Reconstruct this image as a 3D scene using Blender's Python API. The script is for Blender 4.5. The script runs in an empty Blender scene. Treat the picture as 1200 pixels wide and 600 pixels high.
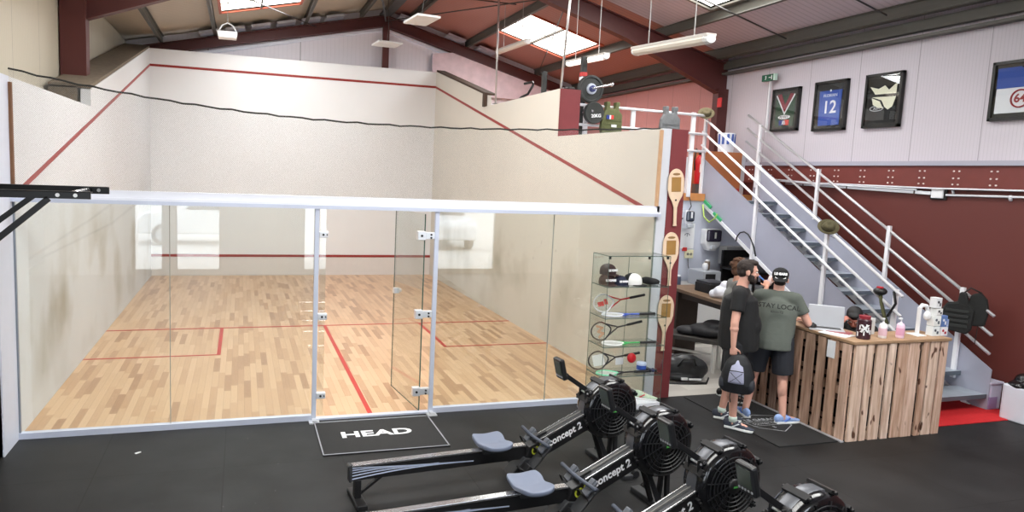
import bpy, bmesh, math, random
from mathutils import Matrix, Vector, Euler
random.seed(7)
S = bpy.context.scene
COL = S.collection
PI = math.pi
V = Vector

# ---------------------------------------------------------------- camera
cam_d = bpy.data.cameras.new('camera')
cam = bpy.data.objects.new('camera', cam_d); COL.objects.link(cam); S.camera = cam
cam_d.sensor_fit = 'HORIZONTAL'; cam_d.sensor_width = 36.0
cam_d.lens = 814.37/1200*36
cam_d.shift_x = (600-534.32)/1200; cam_d.shift_y = (294.997-300)/1200
cam_d.clip_start = .05; cam_d.clip_end = 200
_R = ((0.9552785763899322, -0.29293775229385344, 0.04037715655460574),
      (0.005880684173182223, -0.11769776580467592, -0.9930320505795575),
      (0.2956488779685549, 0.9488596888927237, -0.1107114797585233))
_m = Matrix((_R[0], [-a for a in _R[1]], [-a for a in _R[2]])).transposed().to_4x4()
_m.translation = V((1.89946, -6.87502, 2.51678))
cam.matrix_world = _m

# ---------------------------------------------------------------- world, lights, exposure
S.view_settings.view_transform = 'Standard'; S.view_settings.look = 'None'
S.view_settings.gamma = 1; S.view_settings.use_curve_mapping = False
S.view_settings.exposure = -0.65
W = bpy.data.worlds.new('sky'); S.world = W; W.use_nodes = True
_bg = W.node_tree.nodes['Background']
_bg.inputs[0].default_value = (.82, .90, 1, 1); _bg.inputs[1].default_value = 14.0
SKYLIGHTS_AND_FILL = [  # x0,x1,y0,y1,energy  (daylit roof panes: visible ones, and unseen ones added for light)
    (1.5, 3.05, 7.1, 8.5, 120), (7.4, 9.07, 6.55, 8.4, 130),
    (1.0, 4.6, 1.2, 3.6, 300), (7.5, 9.1, .7, 3.0, 190),  # first pane is unseen, added to light the court
    (0.6, 4.4, -5.6, -2.4, 300), (6.2, 9.4, -5.4, -2.4, 300)]  # unseen rear-bay panes, added to brighten the room
REAR = [(-.35, .2, 60), (.52, 1.42, 70), (3.35, 4.1, 70), (6.35, 8.15, 150)]   # openings in the rear wall (daylight)
SKY_EMIT = 9.0
def lamp(name, loc, rot, sx, sy, e, col=(1, 1, 1)):
    l = bpy.data.lights.new(name, 'AREA'); l.shape = 'RECTANGLE'; l.size = sx; l.size_y = sy; l.energy = e; l.color = col
    o = bpy.data.objects.new(name, l); COL.objects.link(o); o.location = loc; o.rotation_euler = rot; return o

# ---------------------------------------------------------------- helpers
def T(x=0, y=0, z=0): return Matrix.Translation((x, y, z))
def RX(a): return Matrix.Rotation(a, 4, 'X')
def RY(a): return Matrix.Rotation(a, 4, 'Y')
def RZ(a): return Matrix.Rotation(a, 4, 'Z')
WM = {}
class B:
    def __init__(s): s.bm = bmesh.new(); s.M = Matrix(); s.mi = 0
    def _v(s, pts): return [s.bm.verts.new(s.M @ V(p)) for p in pts]
    def _f(s, vs):
        try:
            f = s.bm.faces.new(vs); f.material_index = s.mi; return f
        except ValueError: return None
    def box(s, x0, x1, y0, y1, z0, z1):
        v = s._v([(x0,y0,z0),(x1,y0,z0),(x1,y1,z0),(x0,y1,z0),(x0,y0,z1),(x1,y0,z1),(x1,y1,z1),(x0,y1,z1)])
        for q in ((3,2,1,0),(4,5,6,7),(0,1,5,4),(1,2,6,5),(2,3,7,6),(3,0,4,7)): s._f([v[i] for i in q])
        return s
    def cbox(s, c, d, R=None):
        o = s.M; s.M = o @ T(*c) @ (R or Matrix()); s.box(-d[0]/2, d[0]/2, -d[1]/2, d[1]/2, -d[2]/2, d[2]/2); s.M = o; return s
    def beam(s, p0, p1, w, h, up=(0,0,1)):
        p0, p1 = V(p0), V(p1); d = p1-p0; L = d.length; x = d/L; y = V(up).cross(x)
        if y.length < 1e-4: y = V((0,1,0)).cross(x)
        y.normalize(); z = x.cross(y)
        R = Matrix((x, y, z)).transposed().to_4x4(); R.translation = p0
        o = s.M; s.M = o @ R; s.box(0, L, -w/2, w/2, -h/2, h/2); s.M = o; return s
    def ring(s, c, x, y, rx, ry, n): return s._v([V(c)+x*(rx*math.cos(2*PI*i/n))+y*(ry*math.sin(2*PI*i/n)) for i in range(n)])
    def skin(s, rings, caps=True, closed=False):
        n = len(rings[0])
        rr = rings+[rings[0]] if closed else rings
        for a, b in zip(rr, rr[1:]):
            for i in range(n): s._f([a[i], a[(i+1)%n], b[(i+1)%n], b[i]])
        if caps and not closed: s._f(list(reversed(rings[0]))); s._f(rings[-1])
        return s
    def tube(s, pts, r, n=10, caps=True, closed=False, flat=1.0):
        pts = [V(p) for p in pts]; m = len(pts); rs = r if isinstance(r, (list, tuple)) else [r]*m
        rings = []; prev = None
        for i, p in enumerate(pts):
            if closed: d = pts[(i+1)%m]-pts[i-1]
            else: d = pts[min(i+1, m-1)]-pts[max(i-1, 0)]
            d.normalize()
            if prev is None:
                u = d.cross(V((0,0,1)))
                if u.length < .05: u = d.cross(V((0,1,0)))
            else: u = prev-d*prev.dot(d)
            u.normalize(); w = d.cross(u); prev = u
            rings.append(s.ring(p, u, w, rs[i], rs[i]*flat, n))
        return s.skin(rings, caps, closed)
    def cyl(s, p0, p1, r, r1=None, n=14): return s.tube([p0, p1], [r, r if r1 is None else r1], n)
    def sph(s, c, r, R=None, u=14, v=9):
        if not isinstance(r, (list, tuple)): r = (r, r, r)
        o = s.M; s.M = o @ T(*c) @ (R or Matrix()) @ Matrix.Diagonal((*r, 1))
        rings = [s._v([(math.sin(PI*j/v)*math.cos(2*PI*i/u), math.sin(PI*j/v)*math.sin(2*PI*i/u), math.cos(PI*j/v)) for i in range(u)]) for j in range(1, v)]
        t, b = s._v([(0,0,1)])[0], s._v([(0,0,-1)])[0]
        for a, c2 in zip(rings, rings[1:]):
            for i in range(u): s._f([a[i], c2[i], c2[(i+1)%u], a[(i+1)%u]])
        for i in range(u): s._f([t, rings[0][i], rings[0][(i+1)%u]]); s._f([b, rings[-1][(i+1)%u], rings[-1][i]])
        s.M = o; return s
    def prism(s, poly, axis, a0, a1):   # poly in the two other axes, in xyz order
        def P(p, a): return {'x': (a, p[0], p[1]), 'y': (p[0], a, p[1]), 'z': (p[0], p[1], a)}[axis]
        A = s._v([P(p, a0) for p in poly]); C2 = s._v([P(p, a1) for p in poly]); n = len(poly)
        s._f(list(reversed(A))); s._f(C2)
        for i in range(n): s._f([A[i], A[(i+1)%n], C2[(i+1)%n], C2[i]])
        return s
    def lathe(s, prof, M=None, n=24, caps=True):
        o = s.M; s.M = o @ (M or Matrix())
        rings = [s.ring((0,0,z), V((1,0,0)), V((0,1,0)), r, r, n) for r, z in prof]
        s.skin(rings, caps); s.M = o; return s
    def loft(s, secs, n=20, caps=True):   # secs: (cx,cy,cz,rx,ry)
        return s.skin([s.ring((a,b,c), V((1,0,0)), V((0,1,0)), rx, ry, n) for a,b,c,rx,ry in secs], caps)
    def sheet(s, f, nu, nv, th=.0):
        g = [[s._v([f(i/nu, j/nv)])[0] for j in range(nv+1)] for i in range(nu+1)]
        for i in range(nu):
            for j in range(nv): s._f([g[i][j], g[i+1][j], g[i+1][j+1], g[i][j+1]])
        return s
    def text(s, body, size, O, right, up, ext=.001, align='CENTER', shear=0, bold=0, sx=1.0):
        c = bpy.data.curves.new('t', 'FONT'); c.body = body; c.size = size; c.extrude = ext; c.align_x = align; c.align_y = 'CENTER'
        c.shear = shear; c.offset = bold; c.resolution_u = 3
        o = bpy.data.objects.new('t', c); COL.objects.link(o)
        me = bpy.data.meshes.new_from_object(o.evaluated_get(bpy.context.evaluated_depsgraph_get()))
        x = V(right).normalized(); y = V(up); y = (y-x*y.dot(x)).normalized(); z = x.cross(y)
        R = Matrix((x, y, z)).transposed().to_4x4(); R.translation = V(O)
        me.transform(s.M @ R @ Matrix.Diagonal((sx, 1, 1, 1)))
        k = len(s.bm.faces); s.bm.from_mesh(me); s.bm.faces.ensure_lookup_table()
        for f in s.bm.faces[k:]: f.material_index = s.mi
        bpy.data.objects.remove(o); bpy.data.curves.remove(c); bpy.data.meshes.remove(me); return s
def tag(o, label=None, cat=None, group=None, kind=None):
    if label: o['label'] = label
    if cat: o['category'] = cat
    if group: o['group'] = group
    if kind: o['kind'] = kind
    return o
def thing(name, label, cat, loc=(0,0,0), rz=0, group=None):
    o = bpy.data.objects.new(name, None); COL.objects.link(o); o.location = loc; o.rotation_euler = (0,0,rz); o.empty_display_size = .1
    WM[o] = T(*loc) @ RZ(rz); return tag(o, label, cat, group)
def obj(name, b, mat, parent=None, smooth=False, bevel=0, local=False, remesh=0, sm=4, solid=0, sub=0):
    """all coordinates are the world's unless local: then the parent's own"""
    me = bpy.data.meshes.new(name)
    if parent is not None and not local: b.bm.transform(WM[parent].inverted())
    bmesh.ops.recalc_face_normals(b.bm, faces=b.bm.faces)
    b.bm.to_mesh(me); b.bm.free()
    for m in (mat if isinstance(mat, list) else [mat]): me.materials.append(m)
    o = bpy.data.objects.new(name, me); COL.objects.link(o)
    if remesh:
        r = o.modifiers.new('r', 'REMESH'); r.mode = 'VOXEL'; r.voxel_size = remesh
        if sm: q = o.modifiers.new('s', 'SMOOTH'); q.factor = .5; q.iterations = sm
        m2 = bpy.data.meshes.new_from_object(o.evaluated_get(bpy.context.evaluated_depsgraph_get()))
        o.modifiers.clear(); o.data = m2; bpy.data.meshes.remove(me); me = m2
        if not me.materials: me.materials.append(mat)
    if solid: q = o.modifiers.new('so', 'SOLIDIFY'); q.thickness = solid; q.offset = 0
    if bevel: q = o.modifiers.new('b', 'BEVEL'); q.width = bevel; q.segments = 2; q.limit_method = 'ANGLE'; q.angle_limit = .6
    if sub: q = o.modifiers.new('su', 'SUBSURF'); q.levels = sub; q.render_levels = sub
    if smooth: me.polygons.foreach_set('use_smooth', [True]*len(me.polygons))
    if parent is not None: o.parent = parent; WM[o] = WM[parent].copy()
    else: WM[o] = Matrix()
    return o
def struct(name, b, mat, parent=None, **k): return tag(obj(name, b, mat, parent, **k), kind='structure' if parent is None else None)
def dup(o, loc=None, rz=None, label=None, group=None, parent=None):
    c = o.copy(); COL.objects.link(c)
    if parent is not None: c.parent = parent
    if loc is not None: c.location = loc
    if rz is not None: c.rotation_euler = (0,0,rz)
    if label: c['label'] = label
    if group: c['group'] = group
    for ch in list(o.children): dup(ch, parent=c)
    return c

# ---------------------------------------------------------------- materials
def srgb(r, g, b):
    f = lambda c: c/12.92 if c <= .04045 else ((c+.055)/1.055)**2.4
    return (f(r/255), f(g/255), f(b/255), 1)
def mat(name, c, rough=.5, metal=0, spec=.5, emit=0, noise=0, nscale=8, bump=0, bscale=60, coat=0):
    m = bpy.data.materials.new(name); m.use_nodes = True; nt = m.node_tree; p = nt.nodes['Principled BSDF']
    col = srgb(*c); p.inputs['Base Color'].default_value = col; p.inputs['Roughness'].default_value = rough
    p.inputs['Metallic'].default_value = metal; p.inputs['Specular IOR Level'].default_value = spec; p.inputs['Coat Weight'].default_value = coat
    if emit: p.inputs['Emission Color'].default_value = col; p.inputs['Emission Strength'].default_value = emit
    tc = nt.nodes.new('ShaderNodeTexCoord')
    n = nt.nodes.new('ShaderNodeTexNoise'); n.inputs['Scale'].default_value = nscale; n.inputs['Detail'].default_value = 5
    nt.links.new(tc.outputs['Object'], n.inputs['Vector'])
    mx = nt.nodes.new('ShaderNodeMix'); mx.data_type = 'RGBA'
    k = max(noise, .04)
    mx.inputs['A'].default_value = [x*(1-k) for x in col[:3]]+[1]; mx.inputs['B'].default_value = [min(1, x*(1+k)) for x in col[:3]]+[1]
    nt.links.new(n.outputs['Fac'], mx.inputs['Factor']); nt.links.new(mx.outputs['Result'], p.inputs['Base Color'])
    if bump:
        n2 = nt.nodes.new('ShaderNodeTexNoise'); n2.inputs['Scale'].default_value = bscale
        bp = nt.nodes.new('ShaderNodeBump'); bp.inputs['Strength'].default_value = bump; bp.inputs['Distance'].default_value = .01
        nt.links.new(tc.outputs['Object'], n2.inputs['Vector']); nt.links.new(n2.outputs['Fac'], bp.inputs['Height']); nt.links.new(bp.outputs['Normal'], p.inputs['Normal'])
    return m
class N:   # little node helper
    def __init__(s, name):
        s.m = bpy.data.materials.new(name); s.m.use_nodes = True; s.t = s.m.node_tree; s.p = s.t.nodes['Principled BSDF']
        g = s.t.nodes.new('ShaderNodeNewGeometry'); x = s.t.nodes.new('ShaderNodeSeparateXYZ'); s.l(g.outputs['Position'], x.inputs[0])
        s.pos = g.outputs['Position']; s.x, s.y, s.z = x.outputs; s.geo = g
    def l(s, a, b): s.t.links.new(a, b)
    def mth(s, op, a, b=0, c=0):
        n = s.t.nodes.new('ShaderNodeMath'); n.operation = op
        for i, q in enumerate((a, b, c)):
            if isinstance(q, (int, float)): n.inputs[i].default_value = q
            else: s.l(q, n.inputs[i])
        return n.outputs[0]
    def comb(s, x, y, z=0):
        n = s.t.nodes.new('ShaderNodeCombineXYZ')
        for i, q in enumerate((x, y, z)):
            if isinstance(q, (int, float)): n.inputs[i].default_value = q
            else: s.l(q, n.inputs[i])
        return n.outputs[0]
    def noise(s, scale, vec=None, detail=4):
        n = s.t.nodes.new('ShaderNodeTexNoise'); n.inputs['Scale'].default_value = scale; n.inputs['Detail'].default_value = detail
        s.l(vec or s.pos, n.inputs['Vector']); return n.outputs['Fac']
    def white(s, vec):
        n = s.t.nodes.new('ShaderNodeTexWhiteNoise'); n.noise_dimensions = '3D'; s.l(vec, n.inputs['Vector']); return n.outputs['Value']
    def ramp(s, fac, stops):
        n = s.t.nodes.new('ShaderNodeValToRGB'); e = n.color_ramp.elements
        while len(e) < len(stops): e.new(.5)
        for q, (p, c) in zip(e, stops): q.position = p; q.color = c
        s.l(fac, n.inputs[0]); return n.outputs[0]
    def mix(s, f, a, b):
        n = s.t.nodes.new('ShaderNodeMix'); n.data_type = 'RGBA'
        for k, q in (('Factor', f), ('A', a), ('B', b)):
            if hasattr(q, 'node'): s.l(q, n.inputs[k])
            else: n.inputs[k].default_value = q
        return n.outputs['Result']
    def bump(s, h, st=.3, d=.005):
        n = s.t.nodes.new('ShaderNodeBump'); n.inputs['Strength'].default_value = st; n.inputs['Distance'].default_value = d
        s.l(h, n.inputs['Height']); s.l(n.outputs[0], s.p.inputs['Normal'])
    def out(s, col, rough=.5, spec=.5):
        if hasattr(col, 'node'): s.l(col, s.p.inputs['Base Color'])
        else: s.p.inputs['Base Color'].default_value = col
        if hasattr(rough, 'node'): s.l(rough, s.p.inputs['Roughness'])
        else: s.p.inputs['Roughness'].default_value = rough
        s.p.inputs['Specular IOR Level'].default_value = spec; return s.m
def planks(name, wid, length, cols, rough, seam=.03, gap=.6, along='y'):
    n = N(name); u, v = (n.x, n.y) if along == 'y' else (n.y, n.x)
    su = n.mth('DIVIDE', u, wid); row = n.mth('FLOOR', su)
    off = n.mth('MULTIPLY', n.white(n.comb(row, 3.3)), 5)
    sv = n.mth('ADD', n.mth('DIVIDE', v, length), off); cell = n.mth('FLOOR', sv)
    r = n.white(n.comb(row, cell, 1.7))
    col = n.ramp(r, cols)
    g = n.noise(9, n.comb(n.mth('MULTIPLY', u, 9), n.mth('MULTIPLY', v, 1.1), n.mth('MULTIPLY', r, 9)), 6)
    col = n.mix(n.mth('MULTIPLY', g, .45), col, cols[0][1])
    fu = n.mth('FRACT', su); fv = n.mth('FRACT', sv)
    e = n.mth('MAXIMUM', n.mth('LESS_THAN', fu, seam), n.mth('LESS_THAN', fv, seam*wid/length*1.2))
    col = n.mix(n.mth('MULTIPLY', e, gap), col, srgb(120, 84, 50))
    n.bump(n.mth('SUBTRACT', 1, e), .15, .002)
    return n.out(col, rough)
def clad(name, c, u='y', joint=.93, phase=.0, ribs=.045, dark=.85, jd=.55):
    n = N(name); q = n.y if u == 'y' else n.x
    f = n.mth('FRACT', n.mth('DIVIDE', q, ribs)); rib = n.mth('LESS_THAN', f, .22)
    j = n.mth('LESS_THAN', n.mth('FRACT', n.mth('DIVIDE', n.mth('ADD', q, phase), joint)), .012)
    col = srgb(*c); dk = [a*dark for a in col[:3]]+[1]; jc = [a*jd for a in col[:3]]+[1]
    cc = n.mix(rib, col, dk); cc = n.mix(n.mth('MULTIPLY', n.noise(1.3), .25), cc, [a*.7 for a in col[:3]]+[1]); cc = n.mix(j, cc, jc)
    n.bump(n.mth('SUBTRACT', 1, rib), .4, .004); return n.out(cc, .45)
def plaster(name, c, dirt=0, zmax=2.2, xs=None):
    n = N(name); col = srgb(*c)
    cc = n.mix(n.noise(1.5), col, [a*.93 for a in col[:3]]+[1])
    if dirt:
        up = n.mth('SUBTRACT', 1, n.mth('SMOOTH_MIN', 1, n.mth('DIVIDE', n.mth('ABSOLUTE', n.mth('SUBTRACT', n.z, 1.0)), 1.4), .2))
        blot = n.mth('MULTIPLY', n.ramp(n.noise(.9, None, 6), [(.48, (0,0,0,1)), (.72, (1,1,1,1))]), up)
        cc = n.mix(n.mth('MULTIPLY', blot, dirt), cc, srgb(156, 148, 128))
        sp = n.ramp(n.noise(17, None, 2), [(.70, (0,0,0,1)), (.74, (1,1,1,1))])
        spm = n.mth('MULTIPLY', n.mth('MULTIPLY', sp, n.ramp(n.noise(1.1), [(.45, (0,0,0,1)), (.6, (1,1,1,1))])), n.mth('LESS_THAN', n.z, 1.9))
        cc = n.mix(n.mth('MULTIPLY', spm, .5), cc, srgb(110, 105, 95))
    n.bump(n.noise(90), .05, .003); return n.out(cc, .55)
def glassmat(name, tint=(.93, .97, .96), base=.05, gain=1.0):
    """thin glass: clear transmission plus a mirror reflection that grows at grazing angles"""
    m = bpy.data.materials.new(name); m.use_nodes = True; t = m.node_tree; t.nodes.clear()
    g = t.nodes.new('ShaderNodeNewGeometry'); d = t.nodes.new('ShaderNodeVectorMath'); d.operation = 'DOT_PRODUCT'
    t.links.new(g.outputs['Normal'], d.inputs[0]); t.links.new(g.outputs['Incoming'], d.inputs[1])
    def mm(op, a, b):
        n = t.nodes.new('ShaderNodeMath'); n.operation = op
        for i, q in enumerate((a, b)):
            if isinstance(q, (int, float)): n.inputs[i].default_value = q
            else: t.links.new(q, n.inputs[i])
        return n.outputs[0]
    c = mm('ABSOLUTE', d.outputs['Value'], 0); f = mm('ADD', mm('MULTIPLY', mm('POWER', mm('SUBTRACT', 1, c), 5), .9*gain), base)
    tr = t.nodes.new('ShaderNodeBsdfTransparent'); tr.inputs[0].default_value = (*tint, 1)
    gl = t.nodes.new('ShaderNodeBsdfGlossy'); gl.inputs['Roughness'].default_value = .0
    mx = t.nodes.new('ShaderNodeMixShader'); o = t.nodes.new('ShaderNodeOutputMaterial')
    t.links.new(f, mx.inputs[0]); t.links.new(tr.outputs[0], mx.inputs[1]); t.links.new(gl.outputs[0], mx.inputs[2]); t.links.new(mx.outputs[0], o.inputs[0])
    return m
def netmat(name, c, pitch, wid, diag=True):
    n = N(name); a = n.mth('ADD', n.x, n.z) if diag else n.x; b = n.mth('SUBTRACT', n.x, n.z) if diag else n.z
    g = [n.mth('LESS_THAN', n.mth('FRACT', n.mth('DIVIDE', q, pitch)), wid/pitch) for q in (a, b)]
    n.l(n.mth('MAXIMUM', *g), n.p.inputs['Alpha']); return n.out(srgb(*c), .7)
M_ = {}
def G(name, *a, **k):
    if name not in M_: M_[name] = mat(name, *a, **k)
    return M_[name]
wood_floor = planks('maple strip floor', .072, .62, [(0, srgb(218, 182, 146)), (.5, srgb(206, 168, 130)), (.82, srgb(188, 146, 108)), (1, srgb(156, 112, 78))], .28, .04, .45)
grey_floor = planks('grey plank floor', .19, 1.2, [(0, srgb(205, 200, 192)), (.5, srgb(188, 183, 175)), (1, srgb(160, 155, 148))], .4, .02, .35, 'x')
def rubber():
    n = N('black rubber tiles')
    a = n.mth('FRACT', n.mth('DIVIDE', n.mth('ADD', n.x, .21), .99)); b = n.mth('FRACT', n.mth('DIVIDE', n.mth('ADD', n.y, 1.0), .99))
    s = n.mth('MAXIMUM', n.mth('LESS_THAN', a, .008), n.mth('LESS_THAN', b, .008))
    tl = n.white(n.comb(n.mth('FLOOR', n.mth('DIVIDE', n.mth('ADD', n.x, .21), .99)), n.mth('FLOOR', n.mth('DIVIDE', n.mth('ADD', n.y, 1.0), .99))))
    c = n.mix(tl, srgb(22, 22, 23), srgb(29, 29, 30))
    c = n.mix(n.ramp(n.noise(2.2, None, 8), [(.35, (0,0,0,1)), (.8, (1,1,1,1))]), c, srgb(42, 42, 43))
    c = n.mix(n.ramp(n.noise(45, None, 1), [(.80, (0,0,0,1)), (.82, (1,1,1,1))]), c, srgb(130, 130, 130))
    c = n.mix(s, c, srgb(12, 12, 12)); n.bump(n.mth('ADD', n.noise(160), n.mth('MULTIPLY', s, -4)), .25, .003); return n.out(c, .55, .3)
rubber_floor = rubber()
# ================================================================ SETTING
XL, XR, YB, YF = -.55, 10.6, 10.3, -9.9
APX = 5.19
def roof_z(x): return 6.42-.277*(x-APX) if x > APX else 6.42-.222*(APX-x)
wine = G('maroon painted steel', (84, 38, 36), .5, noise=.2, nscale=2)
wine_wall = plaster('maroon painted wall', (98, 44, 38))
steel_grey = G('galvanised steel', (118, 116, 112), .45, .4, noise=.2)
white_paint = G('white paint', (228, 230, 236), .4)
cream = plaster('court plaster left', (216, 218, 221), .85)
cream_r = plaster('court plaster right', (216, 211, 201), .8)
front_pl = plaster('court plaster front', (238, 240, 243))
red_line = G('red court line', (148, 40, 36), .5)
red_floor = G('red floor line', (190, 50, 42), .4)

struct('floor', B().box(XL-3, XR+.4, YF, -.0, -.1, 0).box(XL-3, 0, 0, YB+.4, -.1, 0), rubber_floor)
struct('floor', B().box(0, 6.4, 0, 9.75, -.1, .0), wood_floor)
struct('floor', B().box(6.4, XR+.4, 0.0, YB+.4, -.1, 0), grey_floor)
struct('floor', B().box(-30, 45, -60, YF-.02, -.2, -.02), G('pale concrete forecourt', (205, 202, 196), .8, noise=.15))
# court walls
wl = B().prism([(-.36,0),(9.75,0),(9.75,4.95),(3.45,3.43),(3.45,3.21),(-.36,3.19)], 'x', -.12, 0)
struct('wall_left', wl, cream)
struct('trim_1', B().prism([(-.36, -.02), (-.36, 3.2), (-.42, 3.2), (-.42, -.02)], 'x', -.12, 0).box(-.13, .012, -.42, -.01, 0, 3.19), G('lilac white paint', (214, 218, 232), .45))
struct('trim_2', B().box(-.42, -.12, -.47, -.36, 0, 6), wine)
lg = B().prism([(3.45,3.44),(9.75,4.96),(9.75,5.0),(3.45,3.49)], 'x', -.5, .0)
lg.prism([(3.45,3.2),(3.52,3.2),(3.52,3.46),(3.45,3.46)], 'x', -.5, -.16)
struct('trim_3', lg, G('dusty brown board', (112, 100, 86), .9, noise=.4, nscale=14))
struct('wall_right', B().prism([(0,0),(9.75,0),(9.75,4.96),(6.05,4.06),(6.05,3.84),(2.72,3.84),(2.72,3.14),(0,3.12)], 'x', 6.4, 6.52), cream_r)
struct('wall_right', B().box(6.52, 6.735, 0.02, 9.75, 0, 3.12).box(6.52, 6.735, 2.73, 9.75, 3.1, 3.83).box(6.4, 6.52, -.02, .0, 0, 3.12), G('column white', (212, 214, 222), .5))
struct('trim_4', B().box(6.515, 6.735, -.02, .02, 0, 3.12).box(6.405, 6.735, 2.705, 2.73, 3.14, 3.84), G('maroon painted plaster', (124, 50, 54), .7, noise=.18, nscale=4))
struct('trim_5', B().box(6.36, 6.42, 6.0, 6.12, 3.84, 4.1).prism([(6.05,4.06),(9.72,4.96),(9.72,5.0),(6.05,4.1)], 'x', 6.4, 6.6), G('dark wood capping', (70, 52, 40), .8))
struct('wall_front', B().box(0, 6.4, 9.75, 9.87, 0, 4.95), front_pl)
struct('baseboard_front', B().box(0, 6.4, 9.735, 9.75, 0, .43), G('tin white', (222, 218, 216), .4))
# court lines
ln = B().box(.0, 6.4, 9.742, 9.75, 4.57, 4.62)
struct('trim_6', ln, red_line)
struct('trim_7', B().box(0, 6.4, 9.728, 9.75, .43, .485), red_line)
def side_line(x0, x1): return B().prism([(0, 2.13), (9.75, 4.57), (9.75, 4.62), (0, 2.18)], 'x', x0, x1)
struct('trim_8', side_line(0, .006), red_line); struct('trim_9', side_line(6.394, 6.4), red_line)
fl = B().box(0, 6.4, 4.26, 4.31, 0, .002).box(3.175, 3.225, .06, 4.26, 0, .002)
fl.box(0, 1.6, 2.66, 2.70, 0, .002).box(1.6, 1.65, 2.66, 4.26, 0, .002).box(4.8, 6.4, 2.66, 2.70, 0, .002).box(4.75, 4.8, 2.66, 4.26, 0, .002)
struct('trim_10', fl, red_floor)
# building shell
struct('wall_back', B().prism([(XL,0),(XR,0),(XR,roof_z(XR)),(APX,roof_z(APX)),(XL,roof_z(XL))], 'y', YB, YB+.1), clad('gable cladding', (232, 226, 232), 'x', 2.05, .9, .1, .96))
cl_left = clad('left cladding', (196, 188, 170), 'y', 1.1, 0, .05, .92)
struct('wall_left', B().box(XL-.1, XL, -1.5, YB, 0, roof_z(XL)), cl_left)
struct('wall_left', B().box(XL-3.1, XL-3, YF, -1.5, 0, roof_z(XL)).box(XL-3.1, XL, -1.6, -1.5, 0, roof_z(XL)), cl_left)
struct('wall_right', B().box(XR, XR+.1, YF, 4.4, 2.9, roof_z(XR)), clad('right cladding', (204, 197, 205), 'y', .94, .48, .045, .9))
struct('wall_right', B().box(XR, XR+.1, 4.4, YB, 2.9, roof_z(XR)), clad('red bounce cladding', (198, 140, 138), 'y', .94, .48, .045, .88))  # reddish light of the far bay is put into the wall colour
struct('wall_right', B().box(XR-.03, XR+.1, YF, YB, 0, 2.72), wine_wall)
struct('trim_11', B().box(XR-.10, XR+.05, YF, 4.4, 2.88, 2.94), G('lilac ledge', (168, 166, 180), .5))
bm_ = B().box(XR-.07, XR, YF, YB, 2.60, 2.88).box(XR-.10, XR, YF, YB, 2.585, 2.60)
struct('trim_12', bm_, G('maroon steel beam', (112, 50, 44), .5, noise=.15))
bolts = B()
for k in range(22):
    y = -6.342+k*.466
    for dy in (-.035, .035):
        for z in (2.81, 2.72, 2.643): bolts.cyl((XR-.07, y+dy, z), (XR-.082, y+dy, z), .011, n=6)
struct('trim_13', bolts, G('pale bolt', (225, 215, 210), .4))
# rear wall with openings (reflected in the court glass)
rw = B(); xs = [XL-3.1]
for a, b, e in REAR:
    rw.box(xs[-1], a, YF-.12, YF, 0, 4.6); rw.box(a, b, YF-.12, YF, 0, .12); rw.box(a, b, YF-.12, YF, 2.75, 4.6); xs.append(b)
rw.box(xs[-1], XR+.1, YF-.12, YF, 0, 4.6)
rw.prism([(XL-3.1,4.5),(XR,4.5),(XR,roof_z(XR)),(APX,roof_z(APX)),(XL-3.1,roof_z(XL-3.1))], 'y', YF-.12, YF)
struct('wall_rear', rw, clad('rear cladding', (188, 186, 180), 'x', 1.0, 0, .08, .9))
for i, (a, b, e) in enumerate(REAR):
    lamp('daylight_opening', ((a+b)/2, YF+.02, 1.45), (-PI/2, 0, 0), b-a, 2.6, e, (.93, .97, 1)).data.cycles.is_portal = True
# roof: separate panes leave holes for the skylights
def roof_piece(b, x0, x1, y0, y1, dz=0, th=.06):
    z0, z1 = roof_z(x0)+dz, roof_z(x1)+dz
    b.prism([(x0, z0), (x1, z1), (x1, z1+th), (x0, z0+th)], 'y', y0, y1)
def roof_side(xa, xb, y0, y1, m, name='ceiling'):
    b = B(); holes = [h for h in SKYLIGHTS_AND_FILL if h[0] >= xa and h[1] <= xb and h[2] >= y0-.01 and h[3] <= y1+.01]
    ys = sorted({y0, y1, *[h[2] for h in holes], *[h[3] for h in holes]})
    for ya, yb in zip(ys, ys[1:]):
        hs = sorted([h for h in holes if h[2] <= ya+.01 and h[3] >= yb-.01]); x = xa
        for h in hs: roof_piece(b, x, h[0], ya, yb); x = h[1]
        roof_piece(b, x, xb, ya, yb)
    struct(name, b, m)
def sheetmat(name, c, noise=.3):
    n = N(name); f = n.mth('FRACT', n.mth('DIVIDE', n.y, .11)); r = n.mth('LESS_THAN', f, .3)
    col = srgb(*c); cc = n.mix(r, col, [a*.82 for a in col[:3]]+[1]); cc = n.mix(n.mth('MULTIPLY', n.noise(1.2, None, 5), noise), cc, [a*.6 for a in col[:3]]+[1])
    n.bump(r, .4, .006); return n.out(cc, .5)
roof_side(XL-3.1, APX, YF, YB, sheetmat('beige roof sheets', (188, 176, 158)))
roof_side(APX, XR+.1, 4.4, YB, sheetmat('red bounce roof sheets', (168, 116, 106)))  # far-bay sheets: reddish bounce light put into their colour
roof_side(APX, XR+.1, YF, 4.4, sheetmat('grey mauve roof sheets', (204, 190, 196)))
pane = G('translucent skylight', (250, 247, 236), .5, emit=SKY_EMIT)
rust = G('orange red skylight bar', (176, 84, 60), .5)
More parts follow.
